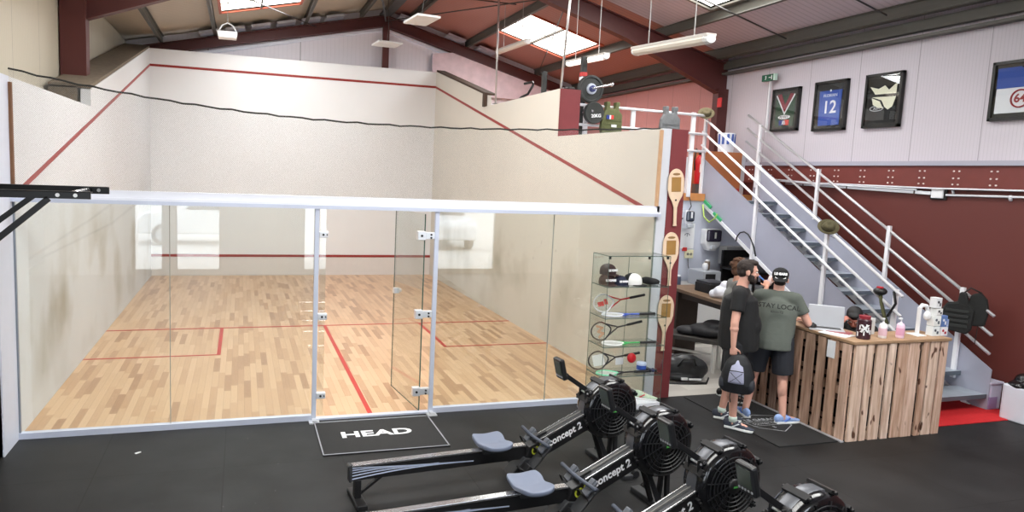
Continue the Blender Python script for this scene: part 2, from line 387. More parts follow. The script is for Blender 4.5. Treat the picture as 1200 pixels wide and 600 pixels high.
for i, (x0, x1, y0, y1, e) in enumerate(SKYLIGHTS_AND_FILL):
    w = B(); roof_piece(w, x0, x1, y0, y1, .03, .02)
    o = struct('window_%d' % (i+1), w, pane)
    f = B(); xm = (x0+x1)/2
    roof_piece(f, x0-.05, x1+.05, y0-.05, y0, -.03, .08); roof_piece(f, x0-.05, x1+.05, y1, y1+.05, -.03, .08); roof_piece(f, x0-.05, x0, y0, y1, -.03, .08); roof_piece(f, x1, x1+.05, y0, y1, -.03, .08)
    struct('window_frame', f, rust if i in (0, 1) else steel_grey, o)
    f = B(); roof_piece(f, xm-.02, xm+.02, y0, y1, -.02, .04); roof_piece(f, x0, x1, (y0+y1)/2-.006, (y0+y1)/2+.006, 0, .02); struct('glazing_bar', f, steel_grey, o)
    sl = math.atan(.277) if xm > APX else -math.atan(.222)
    lamp('skylight_and_fill_light', (xm, (y0+y1)/2, roof_z(xm)-.12), (0, sl, 0), x1-x0-.1, y1-y0-.1, e, (.95, .975, 1)).visible_camera = False  # area light under every pane, visible and added alike
# portal frames
def rafter(y, name, haunch=True, t=.24, d=.16):
    b = B()
    def girder(xa, za, xb, zb, da, db):
        b.prism([(xa, za-da), (xb, zb-db), (xb, zb-db+.02), (xa, za-da+.02)], 'y', y-d/2, y+d/2)
        b.prism([(xa, za), (xb, zb), (xb, zb-.02), (xa, za-.02)], 'y', y-d/2, y+d/2)
        b.prism([(xa, za-da), (xb, zb-db), (xb, zb), (xa, za)], 'y', y-.008, y+.008)
    zr = lambda x: roof_z(x)-.17
    dR = .34 if haunch else t; dE = .62 if haunch else t
    girder(APX, zr(APX), 8.4, zr(8.4), t+.03, dR); girder(8.4, zr(8.4), XR, zr(XR), dR, dE)
    girder(APX, zr(APX), 2.0, zr(2.0), t+.03, t); girder(2.0, zr(2.0), XL+.02, zr(XL), t, dE if haunch else t)
    return struct(name, b, wine)
rafter(YB-.12, 'trim_14', False); rafter(4.4, 'trim_15'); rafter(-1.6, 'trim_16')
struct('trim_17', B().box(XL+.02, -.2, 4.28, 4.52, 3.68, 5.1), wine)
struct('trim_18', B().box(XR-.22, XR, 4.32, 4.48, 2.3, 4.3), wine)
struct('trim_19', B().box(5.14, 5.29, YB-.2, YB-.1, 4.8, 6.0), wine)
struct('trim_20', B().prism([(XL,roof_z(XL)-.45),(APX,roof_z(APX)-.45),(XR,roof_z(XR)-.45),(XR,roof_z(XR)-.52),(APX,roof_z(APX)-.52),(XL,roof_z(XL)-.52)], 'y', YB-.06, YB), G('pale gable strip', (226, 228, 238), .5))
pu = B()
for x in (7.27, 9.2, 10.3, 3.3, 1.32, .2, 5.75, 4.6):
    z = roof_z(x); sgn = 1 if x > APX else -1
    pu.box(x-.035, x+.035, YF, YB, z-.17, z-.155); pu.box(x-.006, x+.006, YF, YB, z-.17, z); pu.box(x-.035, x+.035, YF, YB, z-.015, z)
struct('trim_21', pu, G('dark galvanised purlin', (92, 90, 84), .5, .3))
struct('trim_22', B().box(XR-.13, XR, YF, YB, 4.56, 4.60).box(XR-.10, XR, YF, YB, 4.66, 4.80).box(XR-.32, XR-.2, YF, YB, 4.82, 4.9), G('eaves steel', (88, 86, 80), .5, .3))
struct('trim_23', B().box(APX-.12, APX+.12, YF, YB, roof_z(APX)-.2, roof_z(APX)-.12).tube([(3.55,4.4,5.85),(4.6,7.4,5.9),(5.19,10.1,6.1)], .02), G('ridge steel', (82, 84, 84), .5, .4))
cr = B()
for p in (((7.27,4.4,5.65),(9.2,10.1,5.15)), ((7.27,4.4,5.65),(5.19,10.1,6.1)), ((1.05,4.4,5.3),(3.55,10.1,5.8)), ((7.9, 2.4, 5.45), (10.1, 2.4, 4.85)), ((8.1,.6,5.4),(10.1,.6,4.85)), ((3.4,6.2,5.85),(7.0,6.2,5.85))): cr.cyl(p[0], p[1], .012, n=6)
struct('trim_24', cr, G('bracing rod', (60, 58, 56), .5, .4))
fo = B()
for i, x in enumerate([1.2, 1.75, 2.3, 2.85, 3.4, 3.95]): fo.cbox((x, YB-.35, roof_z(x)-.12), (.42, .5, .05), RY(-.22 if x < APX else .27))
for x in (5.7, 6.9, 7.7): fo.cbox((x, YB-.3, roof_z(x)-.12), (.45, .5, .05), RY(.27))
struct('trim_25', fo, G('crinkled silver insulation', (190, 194, 206), .35, .5, noise=.3))
struct('trim_26', B().prism([(6.4,4.5),(9.9,4.5),(9.9,4.70),(6.9,5.52),(6.4,5.45)], 'y', YB-.16, YB-.10), G('plastic curtain', (216, 196, 204), .5, noise=.2, nscale=6, bump=.5, bscale=7))
# mezzanine
struct('floor', B().box(6.74, 9.28, 3.0, YB, 2.24, 2.36).box(9.28, XR-.03, 3.35, YB, 2.24, 2.36), G('orange brown board', (196, 132, 76), .6, noise=.2))
struct('wall_storage', B().box(6.735, XR-.03, 3.03, 3.15, 0, 2.24), G('cool grey wall', (196, 200, 214), .55))
struct('baseboard_storage', B().box(6.735, 9.2, 3.0, 3.03, 0, .1), G('grey skirting', (120, 118, 118), .6))
# ================================================================ COURT GLASS WALL
glass = glassmat('court glass', (.95, .975, .965), .07); glass_edge = G('green glass edge', (70, 96, 88), .2)
alu = G('brushed aluminium', (205, 210, 220), .35, .7); blue_alu = G('lilac aluminium', (206, 212, 230), .35, .2)
chrome = G('satin steel', (232, 234, 238), .38, .6); black_m = G('black metal', (24, 24, 26), .4); black_p = G('black plastic', (22, 22, 23), .5); white_p = G('white plastic', (235, 236, 238), .4)
for i, (x0, x1) in enumerate([(.012, 1.268), (1.274, 2.585), (3.845, 5.137), (5.143, 6.398)]):
    struct('window_%d' % (11+i), B().box(x0, x1, -.006, .006, .05, 2.15), glass)
struct('window_15', B().box(2.64, 2.70, -.006, .006, .05, 2.15), glass)
hd = B().prism([(-.05,2.135),(.05,2.135),(.05,2.25),(-.02,2.25),(-.02,2.185),(-.05,2.185)], 'x', .0, 6.43)
struct('trim_30', hd, G('white header', (232, 234, 244), .35))
struct('trim_31', B().box(.0, 6.43, -.062, -.05, 2.13, 2.165), blue_alu)
struct('trim_32', B().box(.012, 2.59, -.03, .03, 0, .055).box(3.84, 6.4, -.03, .03, 0, .055).box(2.59, 3.84, -.035, .035, 0, .018), blue_alu)
struct('trim_33', B().box(0, .025, -.015, .015, .05, 2.15), G('grey seal', (120, 128, 140), .4))
struct('trim_34', B().box(1.268, 1.274, -.007, .007, .05, 2.14).box(5.137, 5.143, -.007, .007, .05, 2.14).box(6.39, 6.4, -.01, .01, .05, 2.15), G('joint seal', (150, 156, 150), .4))
for x, nm in ((2.607, 'left'), (3.82, 'right')):
    t = thing('glass_wall_post', 'slim grey aluminium post at the %s side of the glass court doorway' % nm, 'post', (x, -.02, 0), 0)
    obj('post', B().box(-.022, .022, -.02, .02, .0, 2.13), blue_alu, t, local=True, bevel=.004)
    obj('foot_bracket', B().box(-.05, .05, -.11, -.02, 0, .012).box(-.02, .02, -.1, -.02, .012, .03).cyl((.03,-.08,.01),(.03,-.08,.02),.012), chrome, t, local=True)
    s = 1 if x < 3 else -1
    for z in ((1.88, 1.065, .26) if s > 0 else ()):
        c = obj('glass_clamp', B().box(.02, .11, -.035, .025, z-.03, z+.03), chrome, t, local=True, bevel=.004)
        obj('bolt', B().cyl((.06,-.036,z), (.06,-.044,z), .011).cyl((.095,-.036,z), (.095,-.044,z), .007), black_m, c, local=True)
d1 = thing('door_1', None, None, (3.70, 0, 0), math.radians(97)); d1['kind'] = 'structure'
obj('door_pane', B().box(0, .90, -.005, .005, .03, 2.10), glass, d1, local=True)
obj('pane_edge', B().box(-.004, 0, -.006, .006, .03, 2.10).box(.9, .903, -.005, .005, .03, 2.1).box(0, .9, -.005, .005, .027, .03), glass_edge, d1, local=True)
for z in (1.88, 1.063, .24):
    h = obj('hinge', B().box(3.62, 3.70, -.04, .03, z-.045, z+.045).box(3.70, 3.80, -.035, .02, z-.035, z+.035), chrome, d1, bevel=.004)
    obj('bolt', B().cyl((3.66,-.04,z), (3.66,-.05,z), .012).cyl((3.76,-.035,z+.012), (3.76,-.046,z+.012), .01).cyl((3.76,-.035,z-.02), (3.76,-.046,z-.02), .01), black_m, h)
lk = obj('lock', B().box(.80, .86, -.03, .03, 1.14, 1.20).cyl((.83,-.03,1.17),(.83,-.06,1.17),.022), chrome, d1, local=True)
# netting above the glass
netm = netmat('court netting', (150, 151, 150), .017, .0013)
def cable_z(x): return 3.255-.135*(x/6.4)-.30*(1-(2*x/6.4-1)**2)*(1-.42*x/6.4)*.9
nb = B().sheet(lambda u, v: (.01+6.36*u, -.01+.012*math.sin(31*u)*(v), 2.25+v*(cable_z(.01+6.36*u)-2.25)), 60, 4)
nt_ = thing('court_net', 'fine grey safety net stretched above the glass court wall', 'net', (3.2, -.01, 2.25))
obj('netting', nb, netm, nt_)
obj('top_cable', B().tube([(.01+6.36*i/60, -.01, cable_z(.01+6.36*i/60)+.006*math.sin(i*2.3)) for i in range(61)], .009, 6), G('dark cord', (50, 50, 48), .8), nt_)
obj('side_batten', B().box(.005, .035, -.04, .0, 2.25, 3.14), G('rough brown batten', (120, 84, 60), .8, noise=.3), nt_)
obj('side_batten', B().box(6.372, 6.4, -.04, -.0, 2.25, 3.10), G('raw pine batten', (200, 160, 124), .7, noise=.2), nt_)
# mats
hm = thing('door_mat', 'black doormat with white block lettering and pale border before the glass door', 'doormat', (3.18, -.53, 0))
obj('pad', B().box(2.60, 3.77, -.94, -.12, 0, .012), G('mat black', (30, 30, 31), .8, noise=.2, bump=.3, bscale=300), hm)
obj('border', B().box(2.60, 3.77, -.94, -.925, .012, .0135).box(2.60, 3.77, -.135, -.12, .012, .0135).box(2.60, 2.612, -.94, -.12, .012, .0135).box(3.758, 3.77, -.94, -.12, .012, .0135), G('worn grey edging', (150, 152, 160), .5), hm)
tb = B().text('HEAD', .20, (3.16, -.51, .0135), (1,0,0), (0,1,0), .0004, sx=1.32, bold=.006, shear=.0)
obj('lettering', tb, G('white print', (225, 225, 228), .6), hm)
lm = thing('logo_mat', 'black mat with a worn white badge print beside the pallet counter', 'mat', (7.28, -.83, 0))
obj('pad', B().box(6.92, 7.64, -1.60, -.06, 0, .010), G('mat black', (30, 30, 31), .8), lm)
worn = G('worn white print', (165, 168, 172), .7, noise=.4, nscale=60)
lb = B(); cx, cy = 7.30, -1.02
def strip(b, pts, w, z=.0105, th=.0006):
    for p, q in zip(pts, pts[1:]): b.beam((*p, z), (*q, z), w, th)
strip(lb, [(cx-.27,cy+.1),(cx-.21,cy+.19),(cx+.0,cy+.25),(cx+.21,cy+.19),(cx+.27,cy+.1),(cx+.21,cy-.1),(cx,cy-.24),(cx-.21,cy-.1),(cx-.27,cy+.1)], .008)
strip(lb, [(cx-.27,cy+.05),(cx+.27,cy+.05)], .006); strip(lb, [(cx-.24,cy-.05),(cx+.24,cy-.05)], .006)
lb.text('LE GARAGE', .085, (cx, cy+.105, .0105), (1,0,0), (0,1,0), .0004, bold=.002); lb.text('SQUASH CROSS', .055, (cx, cy, .0105), (1,0,0), (0,1,0), .0004)
lb.text('B', .06, (cx-.02, cy-.11, .0105), (1,0,0), (0,1,0), .0004); lb.text('*', .12, (cx-.12, cy+.22, .0105), (1,0,0), (0,1,0), .0004)
obj('badge_print', lb, worn, lm)
tag(obj('threshold_strip', B().box(7.65, 7.69, -1.62, -.02, 0, .012), G('pale aluminium strip', (186, 186, 192), .4, .3), None), 'pale metal floor strip along the foot of the pallet counter', 'strip')
tag(obj('red_carpet', B().box(9.0, 10.5, -1.46, -.78, 0, .008), G('red carpet', (196, 26, 32), .9, noise=.2, nscale=30), None), 'bright red carpet strip at the foot of the metal stairs', 'carpet')

# ================================================================ ROWERS
rb = G('rower black', (26, 26, 28), .38); rdark = G('rower dark grey', (52, 53, 56), .45); seatc = G('grey blue seat rubber', (112, 120, 140), .5)
silver = G('rail steel', (214, 214, 218), .22, .9); cage = G('glossy cage black', (20, 20, 23), .18, coat=.5); bandg = G('cage band grey', (92, 94, 100), .35, .3)
lime = G('lime print', (200, 208, 60), .5); wprint = G('white print bright', (236, 236, 240), .5); scr = G('grey lcd', (70, 78, 70), .25)
def make_rower():
    t = thing('rowing_machine', 'x', 'rowing machine')
    L = dict(local=True)
    r = obj('monorail', B().box(-.06, 1.42, -.022, .022, .175, .285), rb, t, bevel=.003, **L)
    obj('rail_track', B().box(-.05, 1.42, -.030, .030, .285, .30), silver, r, bevel=.002, **L)
    obj('end_cap', B().box(-.075, -.055, -.034, .034, .17, .305).cyl((-.07,-.036,.29),(-.07,.036,.29),.012), rdark, r, bevel=.004, **L)
    sw = B()
    for k in range(6):
        z0 = .19+.012*k
        for s in (-1, 1):
            p = [V((-.05+1.0*u*(1-.06*k), s*.0228, z0+.035*math.sin(u*2.6+.4*k)*(1-.3*u)+.012*u)) for u in [i/10 for i in range(11)]]
            for a, b in zip(p, p[1:]): sw.beam(a, b, .0012, .009-.0011*k*(1), (0,0,1))
    obj('swoosh_decal', sw, G('silver blue decal', (196, 206, 230), .3), r, **L)
    lg = obj('rear_leg', B().prism([(-.03,0.03),(.02,.03),(.02,.18),(-.03,.18)], 'y', -.035, .035), rb, t, bevel=.004, **L)
    obj('brace', B().beam((.0,0,.05),(.20,0,.19),.025,.02), rb, lg, **L)
    obj('foot_bar', B().box(-.045, .04, -.17, .17, .0, .04), rb, lg, bevel=.008, **L)
    # seat
    sb = B()
    def sf(u, v):
        x = (u-.5)*.27; y = (v-.5)*.335; k = 1-.10*abs(2*v-1)**2
        z = .352+.018*(abs(2*u-1)**2)+.014*math.cos((2*v-1)*PI)*-1*.6-.004*math.exp(-((v-.5)/.12)**2)
        if u > .8: x -= .015*math.exp(-((v-.5)/.16)**2)
        return (1.12+x*(1-.16*abs(2*v-1)**6), y*(1-.13*abs(2*u-1)**5), z)
    n = 16; top = [[sf(i/n, j/n) for j in range(n+1)] for i in range(n+1)]
    g1 = [[sb._v([p])[0] for p in row] for row in top]; g2 = [[sb._v([(p[0], p[1], p[2]-.035)])[0] for p in row] for row in top]
    for i in range(n):
        for j in range(n): sb._f([g1[i][j], g1[i+1][j], g1[i+1][j+1], g1[i][j+1]]); sb._f([g2[i][j], g2[i][j+1], g2[i+1][j+1], g2[i+1][j]])
    for i in range(n):
        sb._f([g1[i][0], g2[i][0], g2[i+1][0], g1[i+1][0]]); sb._f([g1[i+1][n], g2[i+1][n], g2[i][n], g1[i][n]])
        sb._f([g1[0][i+1], g2[0][i+1], g2[0][i], g1[0][i]]); sb._f([g1[n][i], g2[n][i], g2[n][i+1], g1[n][i+1]])
    st = obj('seat', sb, seatc, t, smooth=True, bevel=.012, **L)
    c = B().box(1.03, 1.21, -.045, .045, .265, .335)
    for x in (1.05, 1.19):
        for y in (-.04, .04): c.cyl((x, y-.008, .30), (x, y+.008, .30), .02)
    obj('seat_carriage', c, rdark, st, **L)
    # front chassis box (rises toward the flywheel)
    bx = obj('chain_box', B().prism([(1.40,.165),(1.44,.285),(1.97,.515),(2.06,.40),(1.50,.15)], 'y', -.052, .052), rb, t, bevel=.006, **L)
    obj('box_top', B().prism([(1.50,.316),(1.96,.515),(1.958,.522),(1.498,.323)], 'y', -.046, .046), rdark, bx, **L)
    e = B()
    for s in (-1, 1): e.prism([(1.50,.316),(1.96,.516),(1.957,.526),(1.497,.326)], 'y', s*.050-.004, s*.050+.004)
    obj('edge_trim', e, silver, bx, **L)
    ang = math.atan2(.235, .545); rt = V((math.cos(ang), 0, math.sin(ang))); up = V((-math.sin(ang), 0, math.cos(ang)))
    for s in (-1, 1):
        rr = rt if s < 0 else -rt
        o0 = V((1.775, s*.0535, .362))
        obj('lettering', B().text('concept 2', .085, o0, rr, up, .0008, bold=.0022, shear=.12), wprint, bx, **L)
        o1 = V((1.515, s*.0535, .252)) if s < 0 else V((1.535, s*.0535, .258))
        obj('logo', B().text('CX', .085, o1, rr, up, .0008, bold=.003, sx=.9), lime, bx, **L)
    # foot stretcher
    for s in (-1, 1):
        R = RY(-math.radians(48)); c0 = (1.47, s*.125, .20)
        f = obj('footplate', B().cbox(c0, (.33, .115, .02), R), rdark, t, bevel=.006, **L)
        b2 = B().cbox((1.38, s*.125, .13), (.09, .10, .045), R).cbox((1.345, s*.125, .125), (.02, .10, .09), R)
        obj('heel_cup', b2, rb, f, bevel=.01, **L)
        obj('toe_piece', B().cbox((1.535, s*.125, .315), (.13, .075, .025), R).cbox((1.555, s*.125, .352), (.06, .05, .03), R), G('smoky plastic', (92, 96, 104), .35), f, bevel=.008, **L)
        obj('strap', B().tube([(1.50, s*.185, .24), (1.47, s*.175, .29), (1.46, s*.125, .31), (1.47, s*.075, .29), (1.50, s*.065, .24)], .012, 6, flat=.3), black_m, f, **L)
    obj('lower_cover', B().prism([(1.26,.06),(1.40,.20),(1.52,.18),(1.33,.03)], 'y', -.07, .07), rdark, t, bevel=.008, **L)
    # upright and monitor
    u = B().prism([(1.965,.40),(2.075,.37),(2.045,.725),(1.95,.73)], 'y', -.05, -.04).prism([(1.965,.40),(2.075,.37),(2.045,.725),(1.95,.73)], 'y', .04, .05)
    u.prism([(2.03,.39),(2.075,.37),(2.045,.725),(2.0,.727)], 'y', -.045, .045)
    up_ = obj('upright', u, rb, t, bevel=.004, **L)
    for x, z in ((1.985,.42),(2.05,.45),(1.98,.55),(2.035,.60),(1.975,.70),(2.025,.70)): obj('bolt', B().cyl((x,-.056,z),(x,.056,z),.008, n=8), chrome, up_, **L)
    arm = obj('monitor_arm', B().beam((2.0,0,.715),(1.775,0,.865),.035,.038).cyl((1.995,-.06,.715),(1.995,.06,.715),.020).cyl((1.775,-.03,.865),(1.775,.03,.865),.022), rb, t, bevel=.004, **L)
    obj('pivot_cap', B().cyl((1.995,-.064,.715),(1.995,-.06,.715),.012).cyl((1.775,-.034,.865),(1.775,-.03,.865),.010), silver, arm, **L)
    R = RY(-math.radians(15)); mc = V((1.725, 0, .925))
    mo = obj('monitor', B().cbox(mc, (.045, .135, .185), R), rb, t, bevel=.014, **L)
    nrm = R @ V((-1,0,0)); upv = (R @ V((0,0,1))); 
    obj('screen', B().cbox(mc+nrm*.024+upv*.015, (.003, .10, .115), R), scr, mo, **L)
    bt = B()
    for k in range(5): bt.cbox(mc+nrm*.024-upv*.06+V((0,-.045+.0225*k,0)), (.006, .012, .012), R)
    obj('button', bt, G('pale button', (170, 172, 176), .5), mo, **L)
    # flywheel
    FM = T(2.215, 0, .545) @ RX(PI/2)
    fw = obj('flywheel_cage', B().lathe([(.10,-.105),(.22,-.10),(.250,-.085),(.262,-.06),(.262,.06),(.250,.085),(.22,.10),(.10,.105)], FM, 40), cage, t, smooth=True, **L)
    fw.data.polygons.foreach_set('use_smooth', [True]*len(fw.data.polygons))
    obj('perforated_band', B().lathe([(.2635,-.045),(.2655,-.04),(.2655,.04),(.2635,.045)], FM, 40, False), bandg, fw, smooth=True, **L)
    gr = B()
    for s in (-1, 1):
        for r_ in (.08, .11, .14, .17, .20):
            gr.tube([FM @ V((r_*math.cos(a), r_*math.sin(a), s*.112)) for a in [2*PI*i/32 for i in range(32)]], .004, 5, closed=True)
        for k in range(12):
            a = 2*PI*k/12; gr.beam(FM @ V((.05*math.cos(a), .05*math.sin(a), s*.112)), FM @ V((.225*math.cos(a+.35), .225*math.sin(a+.35), s*.107)), .006, .006)
    obj('grille', gr, G('grille black', (34, 35, 38), .45), fw, **L)
    obj('hub', B().lathe([(.0,-.128),(.045,-.125),(.055,-.11),(.055,.11),(.045,.125),(0,.128)], FM, 24, False), rb, fw, smooth=True, **L)
    obj('hub_mark', B().box(2.195, 2.235, -.13, -.129, .54, .552).box(2.195, 2.235, .129, .13, .54, .552), G('green mark', (90, 190, 90), .5), fw, **L)
    for k, a in enumerate((.5, 1.25, 2.0, 2.75, 3.5, 5.6)):
        cl = B(); p = V((2.215+.268*math.cos(a), 0, .545+.268*math.sin(a))); cl.cbox(p, (.05, .17, .022), RY(-(a-PI/2)))
        for s in (-1, 1): cl.cyl(p+V((0, s*.085, 0)), p+V((0, s*.10, 0)), .012, n=8)
        obj('cage_clamp', cl, rb, fw, bevel=.003, **L)
    obj('side_plate', B().lathe([(.14,-.115),(.235,-.106),(.235,-.10),(.14,-.11)], FM, 40, False), G('satin blue black', (44, 48, 62), .25), fw, smooth=True, **L)
    # front legs
    fl_ = obj('front_leg', B().beam((2.10,-.03,.36),(2.24,-.06,.03),.022,.035).beam((2.10,.03,.36),(2.24,.06,.03),.022,.035).beam((2.30,-.03,.33),(2.30,-.05,.03),.03,.03).beam((2.30,.03,.33),(2.30,.05,.03),.03,.03), rb, t, **L)
    obj('foot_bar', B().box(2.225, 2.315, -.31, .31, 0, .042), rdark, fl_, bevel=.008, **L)
    wh = B()
    for s in (-1, 1): wh.cyl((2.35, s*.27, .035), (2.35, s*.30, .035), .033).cyl((2.31, s*.285, .03), (2.35, s*.285, .035), .01)
    obj('transport_wheel', wh, rb, fl_, **L)
    h = obj('handle', B().tube([(1.52,-.235,.350),(1.505,-.12,.353),(1.495,0,.355),(1.505,.12,.353),(1.52,.235,.350)], .0155, 10), G('handle grip', (70, 76, 90), .6), t, smooth=True, **L)
    obj('handle_yoke', B().cbox((1.52,0,.352), (.06,.06,.03), RY(-.4)).cbox((1.58,0,.37),(.08,.03,.02),RY(-.4)), rb, h, **L)
    obj('chain', B().cyl((1.60,0,.378),(1.985,0,.545),.005, n=6), steel_grey, t, **L)
    return t
row = make_rower()
ROWL = ['black rowing machine nearest the glass court wall, its blue-grey seat fully in view',
        'second black rowing machine out from the glass wall, between its two neighbours',
        'third black rowing machine out from the glass wall, its seat out of frame',
        'black rowing machine whose flywheel top is cut by the bottom edge',
        'black rowing machine of which only the monitor tip shows at the bottom edge']
for i, (dx, dy) in enumerate([(0, 0), (.0, -.79), (.04, -1.49), (.08, -2.19), (.12, -2.93)]):
    o = row if i == 0 else dup(row)
    o.location = (2.763+dx, -1.8275+dy, 0); o.rotation_euler = (0, 0, math.radians(4.8)); o['label'] = ROWL[i]; o['group'] = 'rowing machines in a row'

# ================================================================ PALLET COUNTER
pal = []
for i, c in enumerate([(240, 216, 198), (228, 198, 178), (244, 224, 208), (218, 186, 164), (234, 208, 188)]):
    n = N('pallet board %d' % i); g = n.noise(3, n.comb(n.mth('MULTIPLY', n.x, 9), n.mth('MULTIPLY', n.y, 9), n.mth('MULTIPLY', n.z, .8)), 7)
    cc = n.mix(n.ramp(g, [(.35, (0,0,0,1)), (.7, (1,1,1,1))]), srgb(*c), srgb(c[0]-48, c[1]-58, c[2]-62))
    kn = n.ramp(n.noise(6, n.comb(n.mth('MULTIPLY', n.x, 2.2), n.mth('MULTIPLY', n.y, 2.2), n.z), 1), [(.70, (0,0,0,1)), (.74, (1,1,1,1))])
    pal.append(n.out(n.mix(kn, cc, srgb(92, 58, 40)), .75))
pal_d = []
for i, c in enumerate([(192, 160, 138), (164, 136, 120), (206, 170, 146)]):
    n = N('weathered board %d' % i); g = n.noise(3, n.comb(n.mth('MULTIPLY', n.x, 9), n.mth('MULTIPLY', n.y, 9), n.mth('MULTIPLY', n.z, .8)), 7)
    pal_d.append(n.out(n.mix(n.ramp(g, [(.35, (0,0,0,1)), (.7, (1,1,1,1))]), srgb(*c), srgb(c[0]-60, c[1]-60, c[2]-58)), .8))
pc = thing('pallet_counter', 'L-shaped reception counter clad in upright pallet boards', 'counter', (8.4, -1.0, 0))
rng = random.Random(3)
x = 7.72
for k, (w, gp) in enumerate([(.135,.026),(.075,.042),(.128,.034),(.088,.042),(.13,.004),(.145,.042),(.075,.026),(.118,.026),(.095,0)]):
    o = obj('board', B().prism([(x, 0), (x+w, 0), (x+w+.0, 1.0), (x, 1.0)], 'y', -1.62+rng.uniform(-.004, .004), -1.598), pal[rng.randrange(5)], pc, bevel=.003); x += w+gp
XE = x
y = -1.585
for k in range(10):
    w = [.10, .11, .095, .12, .10][k % 5]
    obj('board', B().box(7.70+rng.uniform(-.004,.004), 7.722, y, y+w, .0, .99), pal_d[rng.randrange(3)] if k else pal[1], pc, bevel=.003); y += w+.052
fr = B()
for z in (0, .45, .90):
    for xx in [7.76+.215*k for k in range(6)]: fr.box(xx, xx+.09, -1.595, -1.50, z, z+.09)
    fr.box(7.74, XE, -1.50, -1.48, z, z+.09)
    for yy in [-1.50+.27*k for k in range(6)]: fr.box(7.724, 7.80, yy, yy+.09, z, z+.09)
    fr.box(7.80, 7.82, -1.5, -.04, z, z+.09)
obj('pallet_frame', fr, pal_d[0], pc)
bk = B()
for zz in (.12, .36, .58, .8): bk.box(7.80, 7.815, -1.5, -.04, zz, zz+.05)
obj('backing_slat', bk, pal_d[1], pc)
obj('back_panel', B().box(7.83, XE, -1.475, -1.47, 0, .98).box(7.83, 7.835, -1.475, -.04, 0, .98), G('dark backing', (34, 26, 22), .9), pc)
obj('countertop', B().box(7.69, 8.12, -1.63, -.02, 1.0, 1.03).box(8.12, XE+.03, -1.63, -1.25, 1.0, 1.03), G('pine top board', (166, 134, 104), .55, noise=.25, nscale=10), pc, bevel=.004)
lt = B().box(7.692, 7.698, -1.40, -1.30, .80, .98)
tag(obj('paper_notice', lt, G('sheet white', (238, 240, 245), .7), None, bevel=.002), 'small white notice card fixed to the counter end near its corner', 'notice')

# ================================================================ STAIRS
gplate = G('lilac grey steel plate', (172, 174, 190), .42, .15, noise=.1, nscale=2); wsteel = G('white enamel steel', (236, 236, 240), .35)
tread_m = G('grey chequer tread', (172, 180, 190), .4, .4, noise=.25, nscale=9)
stz = lambda y: 1.145+.575*y
stair = thing('metal_staircase', 'grey steel staircase with white tube handrails against the maroon wall', 'staircase', (9.8, 1.0, 0))
YT = 3.12
for xx in (9.30, 10.33):
    poly = [(-1.99+.85, 0), (-.98, 0), (YT, stz(YT)-.68), (YT, stz(YT)), (-1.14, stz(-1.14))]
    if xx < 10: poly = [(-.98, 0), (YT, stz(YT)-.68), (YT, stz(YT)), (-.85, stz(-.85)), (-1.12, 0)]
    st_ = obj('stringer', B().prism(poly, 'x', xx-.006, xx+.006), gplate, stair)
    s = -1 if xx < 10 else 1
    obj('stringer_flange', B().prism([(-.96, 0), (YT, stz(YT)-.68), (YT, stz(YT)-.74), (-.86, 0)], 'x', xx-.02, xx+.02), wsteel, st_)
NT = 12
for k in range(NT):
    z = .19*(k+1); y0 = -1.12+(z-.19)/.575
    tr = obj('tread', B().box(9.31, 10.32, y0, y0+.36, z-.03, z), tread_m, stair, bevel=.003)
    gb = B().box(9.31, 10.32, y0-.004, y0, z-.05, z)
    obj('nosing', gb, G('tread nosing', (96, 104, 112), .4, .3), tr)
    for xx, s in ((9.308, 1), (10.322, -1)):
      br = B(); br.prism([(y0+.02, z-.03), (y0+.34, z-.03), (y0+.34, z-.18)], 'x', xx, xx+s*.03)
      obj('bracket', br, wsteel, tr)
zr = lambda y: 1.80+.585*y
def pst(xx, y, zb, zt): return B().box(xx-.02, xx+.02, y-.025, y+.025, zb, zt)
for xx, posts in ((9.27, [(3.12, 2.24, 3.62), (1.77, 1.42, 2.84), (.40, .86, 2.04), (-.69, .45, 1.38)]), (10.29, [(3.02, 2.5, 3.56), (1.68, 2.05, 2.82), (.373, 1.30, 2.06), (-.72, .28, 1.40)])):
    for y, zb, zt in posts: obj('post', pst(xx, y, zb, zt), wsteel, stair, bevel=.003)
    for k, dz in enumerate((-.02, -.25, -.47)):
        ye = -1.12 if xx > 10 else -.80
        obj('handrail', B().cyl((xx-(.03 if xx < 10 else -.0), 3.14 if xx < 10 else 3.35, zr(3.14 if xx < 10 else 3.35)+dz), (xx-(.03 if xx < 10 else 0), ye, zr(ye)+dz), .019, n=10), wsteel if xx < 10 else G('steel rail', (206, 206, 208), .3, .5), stair, smooth=True)
# mezzanine rail
mr = thing('guard_rail', 'white tube guard rail along the front edge of the mezzanine', 'railing', (7.9, 3.02, 2.36))
for xx in (6.99, 7.82, 8.94): obj('post', B().box(xx-.035, xx+.035, 2.98, 3.02, 2.30, 3.67), wsteel, mr, bevel=.003)
for dz in (3.63, 3.33, 3.05): obj('rail', B().cyl((6.76, 2.97, dz+.03), (9.20, 2.97, dz), .021, n=10), wsteel, mr, smooth=True)

